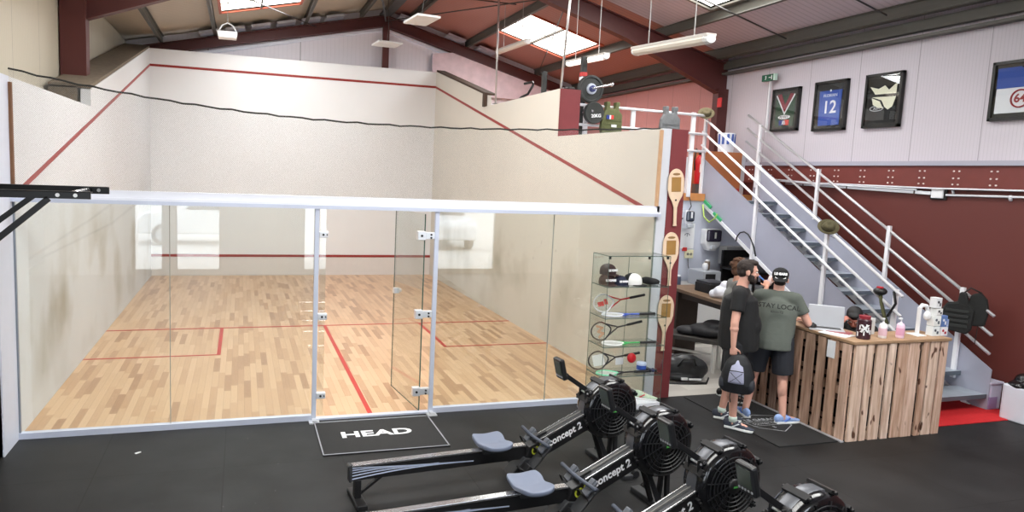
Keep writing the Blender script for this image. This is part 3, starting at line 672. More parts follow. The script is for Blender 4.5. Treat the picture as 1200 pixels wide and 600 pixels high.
# ================================================================ DISPLAY CABINET
cg = glassmat('cabinet glass', (.955, .98, .972), .045)
cb = thing('display_cabinet', 'tall narrow glass display cabinet with white base against the court glass', 'display cabinet', (6.0, -.2, 0))
X0, X1, Y0, Y1 = 5.62, 6.37, -.39, -.045
obj('base', B().box(X0, X1, Y0, Y1, .02, .085).box(X0+.03, X1-.03, Y0+.03, Y1-.03, 0, .02), white_paint, cb, bevel=.004)
edge = G('shelf edge green', (84, 104, 98), .25)
for z in (.405, .735, 1.05, 1.39, 1.725):
    s = obj('shelf', B().box(X0, X1, Y0, Y1, z-.006, z), cg, cb)
    obj('glass_edge', B().box(X0, X1, Y0-.003, Y0, z-.007, z).box(X0-.003, X0, Y0, Y1, z-.007, z).box(X1, X1+.003, Y0, Y1, z-.007, z), edge, s)
obj('side_pane', B().box(X0, X0+.005, Y0, Y1, .085, 1.72), cg, cb); obj('side_pane', B().box(X1-.005, X1, Y0, Y1, .085, 1.72), cg, cb)
obj('back_pane', B().box(X0, X1, Y1-.005, Y1, .085, 1.72), cg, cb)
e2 = B()
for xx, yy in ((X0, Y0), (X1, Y0), (X0, Y1), (X1, Y1), (X0+.45, Y1)): e2.box(xx-.002, xx+.002, yy-.002, yy+.002, .085, 1.72)
obj('corner_edge', e2, edge, cb)
kk = B()
for xx in (X0+.02, X0+.5, X1-.02): kk.cyl((xx, Y0+.02, 1.69), (xx, Y0+.02, 1.72), .014)
obj('connector', kk, black_m, cb)

def racket(label, col, col2, M, squash=True, strings=(225, 225, 225), logo=None):
    """racket in its own plane: handle along -x, head centre at origin"""
    t = thing('squash_racket', label, 'racket', M.translation); t.matrix_world = M; WM[t] = M.copy(); t.rotation_euler = M.to_euler(); t['group'] = 'rackets in the glass cabinet'
    a, b = .125, .098
    pts = [(a*math.cos(q), b*math.sin(q)*(1 if math.cos(q) > -.2 else 1-.5*(abs(math.cos(q))-.2)), 0) for q in [2*PI*i/28 for i in range(28)]]
    f = obj('frame', B().tube(pts, .0085, 8, closed=True), G('frame %s' % (col,), col, .3), t, smooth=True, local=True)
    obj('throat', B().tube([(-.075, .066, 0), (-.15, .030, 0), (-.205, .008, 0)], .008, 8).tube([(-.075, -.066, 0), (-.15, -.030, 0), (-.205, -.008, 0)], .008, 8), G('frame %s' % (col2,), col2, .3), t, smooth=True, local=True)
    obj('shaft', B().tube([(-.20, 0, 0), (-.36, 0, 0)], .009, 8), G('frame %s' % (col2,), col2, .3), f, smooth=True, local=True)
    obj('grip', B().tube([(-.33, 0, 0), (-.355, 0, 0), (-.52, 0, 0), (-.53, 0, 0)], [.011, .0145, .0145, .016], 10), black_p, t, smooth=True, local=True)
    s = B()
    for k in range(-6, 7):
        y = k*.0145; h = a*math.sqrt(max(0, 1-(y/b)**2)); s.cyl((-h, y, 0), (h, y, 0), .0009, n=4)
    for k in range(-8, 8):
        x = k*.0145; h = b*math.sqrt(max(0, 1-(x/a)**2)); s.cyl((x, -h, 0), (x, h, 0), .0009, n=4)
    obj('strings', s, G('strings %s' % (strings,), strings, .5), t, local=True)
    if logo: obj('string_logo', logo(B()), G('logo %s' % (logo.c,), logo.c, .5), t, local=True)
    return t
def lg_w(b): return b.text('W', .11, (0, 0, 0), (0,-1,0), (1,0,0), .0012, bold=.006, sx=1.2)
lg_w.c = (196, 150, 120)
def lg_blk(b): return b.box(-.07, .07, -.062, .062, -.0012, .0012)
lg_blk.c = (238, 238, 238)
def lg_o(b): return b.box(.0, .075, -.02, .03, -.001, .001).box(-.05, -.01, -.04, .02, -.001, .001)
lg_o.c = (228, 60, 60)
def stand(x, z, roll=0): return T(x-.055, -.095, z) @ RX(math.radians(76)) @ RZ(PI+roll)
def flat(x, y, z, yaw=0): return T(x-.05, y+.02, z) @ RZ(PI+yaw)
racket('white and red racket propped upright on the shelf under the caps', (235, 235, 238), (206, 40, 48), stand(5.81, 1.162, .16), logo=lg_o)
racket('white blue and pink racket lying flat under the caps shelf', (228, 232, 242), (62, 92, 190), flat(5.84, -.27, 1.062, .02))
racket('black racket with a tan W on its strings propped on the middle shelf', (44, 44, 48), (60, 60, 64), stand(5.80, .845, .18), logo=lg_w)
racket('white and green racket lying flat on the middle shelf', (236, 238, 238), (60, 180, 96), flat(5.85, -.29, .747, -.02))
racket('black racket with a white block on its strings on the lowest loaded shelf', (40, 42, 48), (30, 30, 34), stand(5.79, .512, .12), logo=lg_blk)
racket('mint green racket lying flat on the lowest loaded shelf', (110, 214, 170), (40, 40, 44), flat(5.80, -.30, .417, .0))
def simple(name, label, cat, b, m, group=None, **k): return tag(obj(name, b, m, None, **k), label, cat, group)
# caps in the cabinet
def cap(label, c, c2, loc, rz, s=1.0, group='caps in the glass cabinet', tilt=0, mark='LE GARS', front=None):
    t = thing('baseball_cap', label, 'cap', loc, rz, group)
    prof = [(.094,0),(.097,.03),(.092,.065),(.075,.095),(.045,.115),(.012,.122),(0,.122)]
    prof = [(r*s, z*s) for r, z in prof]
    d = obj('crown', B().lathe(prof, None, 24, False), c if not front else front, t, smooth=True, local=True)
    pts_o = [(.085*s+.085*s*math.cos(a), .085*s*math.sin(a)) for a in [-PI/2+PI*i/12 for i in range(13)]]
    b = B().prism([(.02*s, .082*s)]+[(.06*s+.105*s*math.cos(a), .080*s*math.sin(a)) for a in [PI/2-PI*i/12 for i in range(13)]]+[(.02*s, -.082*s)], 'z', -.002, .006)
    obj('brim', b, c2, t, local=True, bevel=.002)
    if front: obj('back_mesh', B().lathe([(r*1.01, z) for r, z in prof[:-1]], T(-.012*s, 0, 0), 24, False), c2, d, smooth=True, local=True)
    if mark: obj('emblem', B().text(mark, .034*s, (.094*s, 0, .055*s), (0,1,0), (-.15,0,1), .003, bold=.002), G('emblem white', (236, 236, 238), .6), t, local=True)
    obj('button', B().sph((0,0,.123*s), (.007,.007,.004)), c2, t, local=True)
    return t
brown = G('dark brown cloth', (58, 38, 38), .9, bump=.3, bscale=300); navy = G('navy cloth', (34, 38, 60), .9, bump=.3, bscale=300); blackc = G('black cloth', (24, 24, 26), .9, bump=.3, bscale=300); whitec = G('white cloth', (232, 232, 230), .9)
cap('dark brown cap with white lettering, left on the top cabinet shelf', brown, brown, (5.725, -.19, 1.392), math.radians(-92), .95)
cap('dark brown cap perched on top of the two caps below it', brown, brown, (5.75, -.15, 1.495), math.radians(-80), .95)
cap('navy cap with white lettering between brown cap and white trucker cap', navy, navy, (5.855, -.24, 1.392), math.radians(-88), .82)
cap('trucker cap with white front and dark mesh in the glass cabinet', whitec, blackc, (6.03, -.22, 1.392), math.radians(-62), 1.0, front=whitec, mark='')
simple('folded_tshirt', 'crumpled black garment at the right end of the cap shelf', 'shirt', B().sph((6.245, -.22, 1.425), (.11, .10, .036)).sph((6.20,-.23,1.44),(.06,.08,.035)).sph((6.30,-.2,1.415),(.05,.1,.025)), blackc, remesh=.008, smooth=True)
ball = simple('red_ball_box', 'round red ball pack on the lowest loaded cabinet shelf', 'ball pack', B().lathe([(0,-.012),(.05,-.012),(.056,0),(.05,.012),(0,.012)], T(6.09,-.20,.552)@RX(PI/2.2), 24, False), G('glossy red', (206, 34, 42), .3), smooth=True)
simple('cabinet_post_card', 'small white card behind the racket on the lowest loaded shelf', 'card', B().box(5.95, 6.05, -.10, -.097, .45, .53), white_p)
gb_ = thing('ball_tube', 'clear blue and white tub of squash balls beside the red pack', 'tub', (6.21, -.22, .405), 0)
obj('tub', B().lathe([(.05,0),(.055,.09),(.05,.10)], T(6.21,-.22,.405)), G('blue white plastic', (196, 208, 232), .3), gb_, smooth=True)
obj('label_band', B().lathe([(.0535,.02),(.0555,.07)], T(6.21,-.22,.405), caps=False), G('blue label', (52, 84, 170), .4), gb_)
for k in range(7):
    simple('squash_ball', 'small dark squash ball heaped on the cabinet shelf beside the tub', 'ball', B().sph((6.28+.032*(k % 3)-.01*(k//3), -.30+.04*(k//3), .425+.0), .018), G('ball %d' % (k % 3), [(30,32,44),(52,60,100),(20,20,22)][k % 3], .5), group='squash balls on the cabinet shelf', smooth=True)
def shoe(label, loc, rz, c1, c2, c3, group=None, s=1.0, parent=None, name='sports_shoe'):
    t = thing(name, label, 'shoe', loc, rz, group) if parent is None else None
    if parent is not None:
        t = bpy.data.objects.new(name, None); COL.objects.link(t); t.parent = parent; WM[t] = T(*loc) @ RZ(rz)
        rel = WM[parent].inverted() @ WM[t]; t.location = rel.translation; t.rotation_euler = rel.to_euler()
    # toe along +x, length .28
    secs = [(-.10, .030, .030), (-.085, .036, .0365), (-.03, .034, .034), (.04, .040, .040), (.11, .044, .044), (.155, .038, .038), (.178, .022, .022)]
    def outline(k): return [(x*s, w*k*s) for x, w, _ in secs]+[(x*s, -w*k*s) for x, w, _ in reversed(secs)]
    so = obj('sole', B().prism(outline(1.05), 'z', 0, .024*s), c2, t, local=True, bevel=.006, smooth=False)
    b = B()
    for (x, h, w) in [(-.075,.075,.034),(-.04,.078,.034),(.0,.068,.035),(.04,.052,.038),(.08,.038,.041),(.12,.028,.040),(.15,.020,.033)]:
        b.sph((x*s, 0, .022*s+h*s*.45), (.045*s, w*s, h*s*.62), u=12, v=8)
    obj('upper', b, c1, t, local=True, remesh=.006, smooth=True)
    lc = B()
    for k in range(5): lc.cyl(((.015+.022*k)*s, -.018*s, (.088-.010*k)*s), ((.02+.022*k)*s, .018*s, (.090-.010*k)*s), .003, n=6)
    obj('laces', lc, c3, t, local=True)
    obj('side_stripe', B().prism([(-.02*s,.03*s),(.0,.03*s),(.05*s,.065*s),(.035*s,.068*s)], 'y', -.042*s, .042*s), c3, t, local=True)
    return t
shoe('dark indoor shoe with pale green and red trim, heel outward, in cabinet base', (6.22, -.24, .085), math.radians(-35), G('pale mint mesh', (196, 216, 190), .7), G('white rubber', (228, 230, 230), .6), G('red trim', (190, 44, 56), .6), None, .95)
shoe('dark indoor shoe standing behind the mint one in the cabinet base', (6.12, -.17, .085), math.radians(-10), G('black red mesh', (50, 26, 30), .7), G('white rubber', (228, 230, 230), .6), G('red trim', (190, 44, 56), .6), None, .95)

# wooden paddles hung on the maroon wall end
pw = G('pale beech wood', (236, 208, 180), .5, noise=.15); pin = G('tan insert', (166, 124, 66), .6, noise=.15)
def paddle(zc, zb, x, label, tilt):
    t = thing('wooden_paddle', label, 'paddle', (x, -.035, zc), 0, 'wooden paddles on the maroon wall end')
    L = zc-zb
    o = [(.105*math.cos(a), .14*math.sin(a)) for a in [PI*i/14 for i in range(15)]]
    o = o+[(-.105,-.10),(-.085,-.17),(-.045,-.235),(-.022,-.30),(-.020,-L+.03),(-.026,-L),(.026,-L),(.020,-L+.03),(.022,-.30),(.045,-.235),(.085,-.17),(.105,-.10)]
    b = B(); b.M = RY(tilt); obj('blade', b.prism(o, 'y', -.012, .0), pw, t, local=True, bevel=.004)
    b = B(); b.M = RY(tilt); obj('insert', b.box(-.062, .062, -.0145, -.012, -.12, .045), pin, t, local=True, bevel=.002)
    b = B(); b.M = RY(tilt); obj('label_slot', b.prism([(.05*math.cos(a), .078+.014*math.sin(a)) for a in [2*PI*i/16 for i in range(16)]], 'y', -.0135, -.012), G('brown slot', (150, 112, 70), .6), t, local=True)
    b = B(); b.M = RY(tilt); obj('hole', b.cyl((0,-.0135,-.215),(0,-.01,-.215),.012), black_m, t, local=True)
paddle(2.54, 2.03, 6.605, 'topmost of the three beech paddles on the maroon wall end', -.05)
paddle(1.82, 1.34, 6.60, 'middle one of the three beech paddles on the maroon wall end', -.03)
paddle(1.09, .575, 6.595, 'lowest of the three beech paddles, beside the wooden table', .0)
# ================================================================ PEOPLE
def capsule(b, p, q, r0, r1, n=12):
    b.sph(p, r0, u=n, v=8); b.sph(q, r1, u=n, v=8); b.tube([p, q], [r0, r1], n)
def hand(b, wr, d, nrm, side, curl=.35, k=1.0):
    """palm, four unequal bent fingers and a thumb leaving the side of the palm"""
    d = V(d).normalized(); nrm = V(nrm); nrm = (nrm-d*nrm.dot(d)).normalized(); s = d.cross(nrm)*side; wr = V(wr)
    R = Matrix((d, s, nrm)).transposed().to_4x4()
    capsule(b, wr-d*.02, wr+d*.015, .024*k, .023*k); b.sph(wr+d*.048*k, (.046*k, .038*k, .016*k), R, 12, 8); b.sph(wr+d*.068*k, (.028*k, .040*k, .0145*k), R, 12, 8)
    for i, L in enumerate((.062, .070, .066, .052)):
        p = wr+d*(.082-.004*abs(i-1.2))*k+s*(1.5-i)*.0195*k; a = curl
        for j, (f, r) in enumerate(((.42, .0088), (.32, .0080), (.26, .0074))):
            q = p+(d*math.cos(a)+nrm*math.sin(a))*L*f*k*1.15; capsule(b, p, q, r*k, r*k*.93, 8); p = q; a += curl
    p = wr+d*.028*k+s*.030*k; a = (d*.62+s*.70+nrm*.35).normalized(); q = p+a*.036*k; capsule(b, p, q, .0115*k, .0100*k, 8)
    a2 = (d*.9+s*.25+nrm*.4).normalized(); capsule(b, q, q+a2*.030*k, .0098*k, .0082*k, 8)
def head(b, c, yaw, pitch, k=1.0):
    R = RZ(yaw) @ RY(pitch); o = b.M; b.M = o @ T(*c) @ R @ Matrix.Diagonal((k, k, k, 1))
    b.sph((-.008, 0, .025), (.096, .077, .092)); b.sph((.022, 0, -.038), (.068, .060, .070)); b.sph((.052, 0, -.082), (.030, .036, .022))
    b.sph((.078, 0, .028), (.018, .056, .014)); b.tube([(.084, 0, .012), (.108, 0, -.026), (.092, 0, -.034)], [.009, .0145, .008], 8)
    b.sph((.086, 0, -.055), (.013, .025, .006)); b.sph((.084, 0, -.066), (.013, .022, .006)); b.sph((.062, .042, -.022), (.02, .02, .02)); b.sph((.062, -.042, -.022), (.02, .02, .02))
    for s in (-1, 1):
        b.sph((-.004, s*.078, -.008), (.020, .009, .032), RZ(s*.35)); b.sph((-.004, s*.084, -.02), (.010, .006, .014))
    b.M = o; return T(*c) @ R @ Matrix.Diagonal((k, k, k, 1))
def person(label, loc, rz, J, skin, top, bottom, k=1.0, hair=None, group=None):
    t = thing('person', label, 'person', loc, rz, group); t.scale = (1, 1, 1)
    P = {n: V(p)*k for n, p in J.items() if isinstance(p, tuple)}
    b = B()
    for s, S_ in ((1, 'L'), (-1, 'R')):
        hp, kn, an = P['hip'+S_], P['knee'+S_], P['ankle'+S_]
        capsule(b, hp, kn, .086*k, .056*k); capsule(b, kn, an, .052*k, .036*k); m = kn.lerp(an, .28); bk = (J.get('calf', V((-.022,0,0)))); b.sph(m+V(bk), (.050*k, .050*k, .105*k), u=12, v=8)
        tdir = V(J.get('toe'+S_, (1, 0, 0))).normalized(); Rt = Matrix((tdir, V((0,0,1)).cross(tdir), V((0,0,1)))).transposed().to_4x4()
        b.sph(an+V((0,0,-.035))-tdir*.02, (.035, .032, .032)); capsule(b, an+V((0,0,-.035)), an+tdir*.13+V((0,0,-.055)), .034, .026)
        sh, el, wr = P['sh'+S_], P['el'+S_], P['wr'+S_]
        b.sph(sh, .058*k); capsule(b, sh, el, .052*k, .040*k); capsule(b, el, wr, .041*k, .025*k); b.sph(el.lerp(wr, .25), (.043*k,)*3)
        hd_ = V(J.get('hd'+S_, tuple(wr-el))); hand(b, wr, hd_, J.get('hn'+S_, (0, -s, 0)), J.get('hs'+S_, 1), J.get('hc'+S_, .35), k)
    pe, ch, nk, hc = P['pelvis'], P['chest'], P['neck'], P['head']
    capsule(b, P['hipL']+V((0,.0,.03)), P['hipR']+V((0,0,.03)), .105*k, .105*k); capsule(b, pe, ch, .125*k, .135*k); capsule(b, P['shL'].lerp(P['shR'], .12), P['shR'].lerp(P['shL'], .12), .066*k, .066*k)
    capsule(b, ch, nk, .11*k, .058*k); capsule(b, nk, hc, .056*k, .054*k)
    HM = head(b, hc, J.get('yaw', 0), J.get('pitch', 0), k)
    o = obj('body', b, skin, t, local=True, remesh=.0065, smooth=True, sm=3)
    return t, P, HM
def eyes(t, HM, b0=(250, 246, 240)):
    for s in (-1, 1):
        e = B(); e.M = HM; e.sph((.082, s*.030, .008), (.010, .014, .010), u=10, v=8)
        eo = obj('eye', e, G('eye white', b0, .2), t, local=True, smooth=True)
        e = B(); e.M = HM; e.sph((.0905, s*.030, .008), (.003, .006, .006), u=8, v=6); obj('iris', e, G('dark iris', (40, 26, 20), .2), eo, local=True, smooth=True)
def tshirt(t, P, m, k, hem, rx=(.125, .15), ry=(.175, .175), slen=.62, extra=None, lean=None, ssc=1.0):
    b = B(); pe, ch, nk = P['pelvis'], P['chest'], P['neck']
    hemp = V(hem)
    capsule(b, P['shL'].lerp(P['shR'], .10), P['shR'].lerp(P['shL'], .10), .076*k, .076*k)
    for q, (f, ax, ay) in enumerate([(0, .135, .19), (.2, .150, .195), (.4, .155, .198), (.6, .145, .195), (.8, .135, .190), (1, .125, .180)]):
        pass
    n = 22; rings = []
    top = nk+V((0,0,-.045))
    secs = [(0, rx[0]+.02, ry[0]+.02), (.15, rx[0]+.025, ry[0]+.02), (.4, rx[1]+.01, ry[0]+.02), (.62, rx[1], ry[1]+.015), (.82, rx[1]-.02, ry[1]+.01), (.93, .085, .15), (1.0, .06, .075)]
    for f, ax, ay in secs:
        c = hemp.lerp(ch+V((0,0,.02)), min(1, f/.70)) if f < .70 else (ch+V((0,0,.02))).lerp(top, (f-.70)/.30)
        rg = []
        for i in range(n):
            a = 2*PI*i/n; w = 1+(.035*math.sin(5*a+f*3)+.02*math.sin(9*a))*(1-f)
            rg.append((c.x+ax*k*w*math.cos(a), c.y+ay*k*w*math.sin(a), c.z))
        rings.append(b._v(rg))
    b.skin(rings)
    capsule(b, ch, nk+V((0,0,-.075*k)), .150*k, .088*k); capsule(b, pe, ch, .143*k, .152*k)
    for S_ in 'LR':
        sh, el = P['sh'+S_], P['el'+S_]; d = el-sh; e = sh+d*slen
        b.tube([sh-d*.05, sh+d*.25, e], [.066*k*ssc, .066*k*ssc, .068*k*ssc], 14); b.sph(sh, .068*k*ssc)
    if extra: extra(b)
    return obj('tshirt', b, m, t, local=True, remesh=.011, smooth=True, sm=9)
def shorts(t, P, m, k, below=.06, wid=1.0, name='shorts'):
    b = B(); w = P['pelvis']+V((0,0,.07*k))
    capsule(b, P['hipL']+V((0,0,.02)), P['hipR']+V((0,0,.02)), .112*k, .112*k)
    b.tube([w+V((0,0,-.06)), w], [.135*k, .13*k], 18)
    for S_ in 'LR':
        h, kn = P['hip'+S_], P['knee'+S_]; d = (kn-h).normalized(); e = h.lerp(kn, 1-below)
        b.tube([h, h.lerp(e, .5), e], [.110*k*wid, .106*k*wid, .102*k*wid], 16)
    return obj(name, b, m, t, local=True, remesh=.010, smooth=True, sm=3)
def put_shoes(t, J, P, k, c1, c2, c3, sock=None, s=1.02):
    for S_ in 'LR':
        a = WM[t] @ P['ankle'+S_]; td = V(J.get('toe'+S_, (1,0,0))).normalized(); wd = (WM[t].to_3x3() @ td); ang = math.atan2(wd.y, wd.x)
        so = shoe(None, (a.x+wd.x*.025, a.y+wd.y*.025, a.z-.095*k), ang, c1, c2, c3, parent=t, name='shoe', s=s)
        if sock:
            an = P['ankle'+S_]; obj('sock', B().tube([an+V((0,0,-.02)), an+V((0,0,.03)), an+V((0,0,.035))], [.043, .042, .038], 14), sock, t, local=True, smooth=True)
skin1 = G('warm skin', (216, 164, 146), .5, noise=.1); skin2 = G('tan skin', (204, 150, 128), .5, noise=.1); skin3 = G('red skin', (196, 126, 110), .5, noise=.1)
tb_ = G('black cotton', (22, 22, 24), .85, noise=.2, nscale=4, bump=.25, bscale=25); tg = G('grey green cotton', (92, 97, 91), .9, noise=.12, nscale=4, bump=.3, bscale=18)
sb_ = G('black shorts cloth', (26, 27, 32), .75, noise=.2, nscale=5, bump=.3, bscale=20); hairm = G('dark brown hair', (42, 30, 26), .7, noise=.5, nscale=60, bump=.6, bscale=120)
wsole = G('white rubber', (228, 230, 230), .6)
STAND = dict(pelvis=(0,0,.96), chest=(0,0,1.26), neck=(.005,0,1.47), head=(.03,0,1.615),
    hipL=(0,.095,.91), hipR=(0,-.095,.91), kneeL=(.03,.11,.49), kneeR=(.02,-.11,.49), ankleL=(-.01,.12,.095), ankleR=(-.01,-.12,.095),
    shL=(0,.185,1.415), shR=(0,-.185,1.415), elL=(.02,.25,1.13), elR=(.0,-.25,1.13), wrL=(.08,.25,.89), wrR=(.03,-.26,.88))
# --- bearded man holding the backpack
J = dict(STAND); k = 1.0
J.update(pelvis=(.01,0,.98), chest=(0,0,1.28), shL=(.0,.19,1.43), shR=(-.02,-.20,1.42), elR=(-.05,-.27,1.14), wrR=(-.045,-.28,.905), hdR=(.04,-.01,-.5), hnR=(.3,.9,0), hsR=1, hcR=.75,
    elL=(.0,.26,1.14), wrL=(.02,.26,.90), kneeR=(.0,-.11,.49), ankleR=(.02,-.13,.10), kneeL=(-.02,.12,.49), ankleL=(-.08,.14,.10), toeR=(1,-.30,0), toeL=(1,-.1,0), yaw=.10, pitch=.10, head=(.05,0,1.64), neck=(.01,0,1.49))
p1, P, HM = person('bearded man in black t-shirt and shorts holding a grey and black backpack', (6.86, -.945, 0), math.radians(-36), J, skin1, tb_, sb_, k)
tshirt(p1, P, tb_, k, (.02, 0, .83), rx=(.180,.185), ry=(.19,.18), slen=.60, extra=lambda b: b.sph((.08,0,1.08), (.15,.165,.17)), ssc=1.08)
shorts(p1, P, sb_, k, below=.10, wid=1.08); put_shoes(p1, J, P, k, G('dark grey mesh', (58, 62, 76), .7, noise=.3, nscale=40), wsole, G('shoe white trim', (220, 224, 230), .6), G('mint white sock', (214, 228, 220), .9))
hb = B(); hb.M = HM
hb.sph((-.022, 0, .045), (.094, .083, .084)); hb.sph((-.045, 0, .0), (.062, .074, .07)); hb.sph((.02, 0, .098), (.070, .062, .034)); hb.sph((.055,.01,.10),(.035,.045,.025))
for s in (-1, 1): hb.sph((.018, s*.070, .022), (.022, .012, .035))
obj('hair', hb, hairm, p1, local=True, remesh=.006, smooth=True, sm=1)
bb = B(); bb.M = HM
bb.sph((.060, 0, -.088), (.046, .046, .038)); bb.sph((.08, 0, -.052), (.014, .030, .007)); bb.sph((.082,0,-.088),(.022,.03,.026))
for s in (-1, 1): bb.sph((.036, s*.050, -.058), (.036, .018, .040)); bb.sph((.012, s*.066, -.025), (.016, .010, .034))
obj('beard', bb, hairm, p1, local=True, remesh=.005, smooth=True, sm=1); eyes(p1, HM)
# --- grey shirt man leaning on the counter
J = dict(STAND)
J.update(pelvis=(-.02,0,.93), chest=(.06,-.01,1.20), neck=(.13,0,1.385), head=(.17,0,1.52), shL=(.10,.185,1.335), shR=(.09,-.185,1.335),
    elR=(.12,-.315,1.09), wrR=(.36,-.26,1.075), hdR=(1,.35,-.02), hnR=(0,0,-1), hsR=1, hcR=.12, elL=(.22,.28,1.08), wrL=(.42,.16,1.085), hdL=(1,-.6,0), hnL=(0,0,-1), hsL=-1, hcL=.12,
    hipL=(-.02,.10,.88), hipR=(-.02,-.10,.88), kneeL=(.0,.16,.48), kneeR=(-.02,-.13,.48), ankleL=(-.08,.20,.10), ankleR=(-.08,-.17,.10), toeL=(.9,.5,0), toeR=(.75,-.75,0), yaw=.12, pitch=.22)
p2, P, HM = person('man in grey-green STAY LOCAL t-shirt and backward black cap leaning on the pallet counter', (7.40, -.86, 0), math.radians(42), J, skin1, tg, sb_, 1.0)
ts = tshirt(p2, P, tg, 1.0, (-.03, 0, .80), rx=(.158,.158), ry=(.184,.184), slen=.62, ssc=1.0)
shorts(p2, P, G('navy black shorts', (36, 38, 46), .75, bump=.3, bscale=20), 1.0, below=.12, wid=1.05)
put_shoes(p2, J, P, 1.0, G('light blue mesh', (150, 176, 226), .7, noise=.25, nscale=30), wsole, G('blue trim', (96, 130, 214), .6))
st = B().text('STAY LOCAL', .070, (-.132, -.045, 1.265), (0,-1,0), (.30,0,1), .004, bold=.0008); st.text('BIARRITZ', .030, (-.143, -.03, 1.205), (0,-1,0), (.25,0,1), .004)
obj('back_print', st, G('dark print', (40, 42, 40), .8), ts, local=True)
cpb = B(); cpb.M = HM
cpb.sph((-.012, 0, .052), (.104, .088, .078)); cpb.sph((-.04, 0, .020), (.072, .083, .060))
cc_ = obj('cap', cpb, blackc, p2, local=True, remesh=.006, smooth=True, sm=2)
cbr = B(); cbr.M = HM; cbr.sph((-.125, 0, -.018), (.060, .078, .010), RY(-.55)); obj('cap_brim', cbr, blackc, cc_, local=True, smooth=True)
ce = B(); ce.M = HM; ce.text('LE GARS', .034, (-.118, 0, .045), (0,-1,0), (.1,0,1), .006, bold=.0025); ce.M = HM @ T(-.113,0,.012); ce.tube([(-.002, .052*math.cos(a), .020*math.sin(a)) for a in [-PI+PI*i/10 for i in range(11)]], .004, 6)
obj('cap_emblem', ce, G('emblem white', (236, 236, 238), .6), cc_, local=True)
nb_ = B(); nb_.M = HM; nb_.sph((-.05, 0, -.045), (.045, .060, .030)); obj('hair', nb_, hairm, p2, local=True, smooth=True); eyes(p2, HM)
# --- curly haired person drinking, behind the bearded man
J = dict(STAND)
J.update(elR=(.16,-.24,1.22), wrR=(.30,-.14,1.43), hdR=(.1,.35,.5), hnR=(.35,.9,0), hsR=1, hcR=.5, elL=(.03,.25,1.14), wrL=(.14,.22,.95), yaw=-.05, pitch=-.05, toeR=(1,-.2,0), toeL=(1,.3,0))
p3, P, HM = person('person with curly brown hair drinking from a cup behind the bearded man', (7.42, -.20, 0), math.radians(-22), J, skin2, tg, sb_, .96)
tshirt(p3, P, G('mid grey cotton', (128, 128, 124), .9), .96, (.0, 0, .84), slen=.6); shorts(p3, P, sb_, .96, below=.25)
put_shoes(p3, J, P, .96, black_p, wsole, G('shoe white trim', (220, 224, 230), .6), G('black sock', (26, 26, 28), .9))
rng = random.Random(5); hb = B(); hb.M = HM; hb.sph((-.015, 0, .045), (.098, .088, .086)); hb.sph((-.05, 0, -.01), (.06, .078, .07))
for i in range(90):
    a = rng.uniform(0, 2*PI); e_ = rng.uniform(-.2, 1.5); 
    p = (-.018+.100*math.cos(a)*math.cos(e_), .090*math.sin(a)*math.cos(e_), .045+.092*math.sin(e_))
    if p[0] > .06 and p[2] < .06: continue
    hb.sph(p, rng.uniform(.012, .021), u=7, v=5)
obj('hair', hb, G('curly brown hair', (96, 66, 48), .8, noise=.5, nscale=60), p3, local=True, smooth=True); eyes(p3, HM)
cw = WM[p3] @ (P['wrR']+V((.055,.055,.075)))
simple('paper_cup', 'pale cup raised to the mouth of the curly haired person', 'cup', B().lathe([(0,-.05),(.028,-.05),(.036,.05),(.033,.05),(.026,-.044),(0,-.044)], T(*cw)@RY(.5), 18, False), G('pale pink cup', (232, 208, 204), .5), smooth=True)
# --- seated person behind the counter
J = dict(pelvis=(0,0,.52), chest=(.12,0,.80), neck=(.20,0,.96), head=(.27,.0,1.05), hipL=(.02,.10,.50), hipR=(.02,-.10,.50), kneeL=(.42,.14,.50), kneeR=(.42,-.14,.50), ankleL=(.36,.14,.10), ankleR=(.36,-.14,.10),
    shL=(.16,.18,.91), shR=(.16,-.18,.91), elL=(.38,.22,.74), elR=(.46,-.20,.76), wrL=(.56,.08,.78), wrR=(.40,-.13,.98), hdR=(-.1,.2,.3), hnR=(-.5,.5,0), hsR=1, hcR=.5, hdL=(1,-.3,0), hnL=(0,0,-1), hsL=1, hcL=.2, yaw=.0, pitch=.65, calf=V((-.0,0,0)))
p4, P, HM = person('dark haired person seated behind the counter with hand at the bowed face', (8.92, -.50, 0), math.radians(-142), J, skin3, tb_, sb_, 1.0)
tshirt(p4, P, G('black cotton shirt', (28, 28, 30), .85), 1.0, (-.01, 0, .50), slen=.7); shorts(p4, P, sb_, 1.0, below=.1)
put_shoes(p4, J, P, 1.0, black_p, wsole, black_p)
hb = B(); hb.M = HM; hb.sph((-.015, 0, .048), (.100, .088, .088)); hb.sph((-.05, 0, -.01), (.062, .080, .07)); hb.sph((.05,0,.09),(.05,.06,.03))
obj('hair', hb, G('black hair', (20, 18, 20), .6, noise=.3, nscale=50), p4, local=True, remesh=.006, smooth=True, sm=1); eyes(p4, HM)
sto = thing('stool', 'low black stool under the person behind the counter', 'stool', (8.92, -.50, 0))
obj('seat', B().cyl((8.91,-.50,.37), (8.91,-.50,.41), .17, n=24), black_p, sto, bevel=.008)
for a in range(4):
    c, s = math.cos(a*PI/2+.78), math.sin(a*PI/2+.78); obj('leg', B().cyl((8.91+.12*c,-.50+.12*s,.37), (8.91+.19*c,-.50+.19*s,0), .014), black_m, sto)
desk = thing('inner_desk', 'low pine work ledge inside the pallet counter', 'desk', (8.3, -.9, 0))
obj('ledge', B().box(8.13, 8.36, -1.24, .5, .69, .715).box(8.36, 9.0, -1.24, -.95, .69, .715), G('pine top board', (190, 146, 104), .55), desk)
for x_, y_ in ((8.16, .46), (8.33, -.3), (8.97, -1.2), (8.97, -.98)): obj('leg', B().box(x_-.02, x_+.02, y_-.02, y_+.02, 0, .69), pal_d[0], desk)

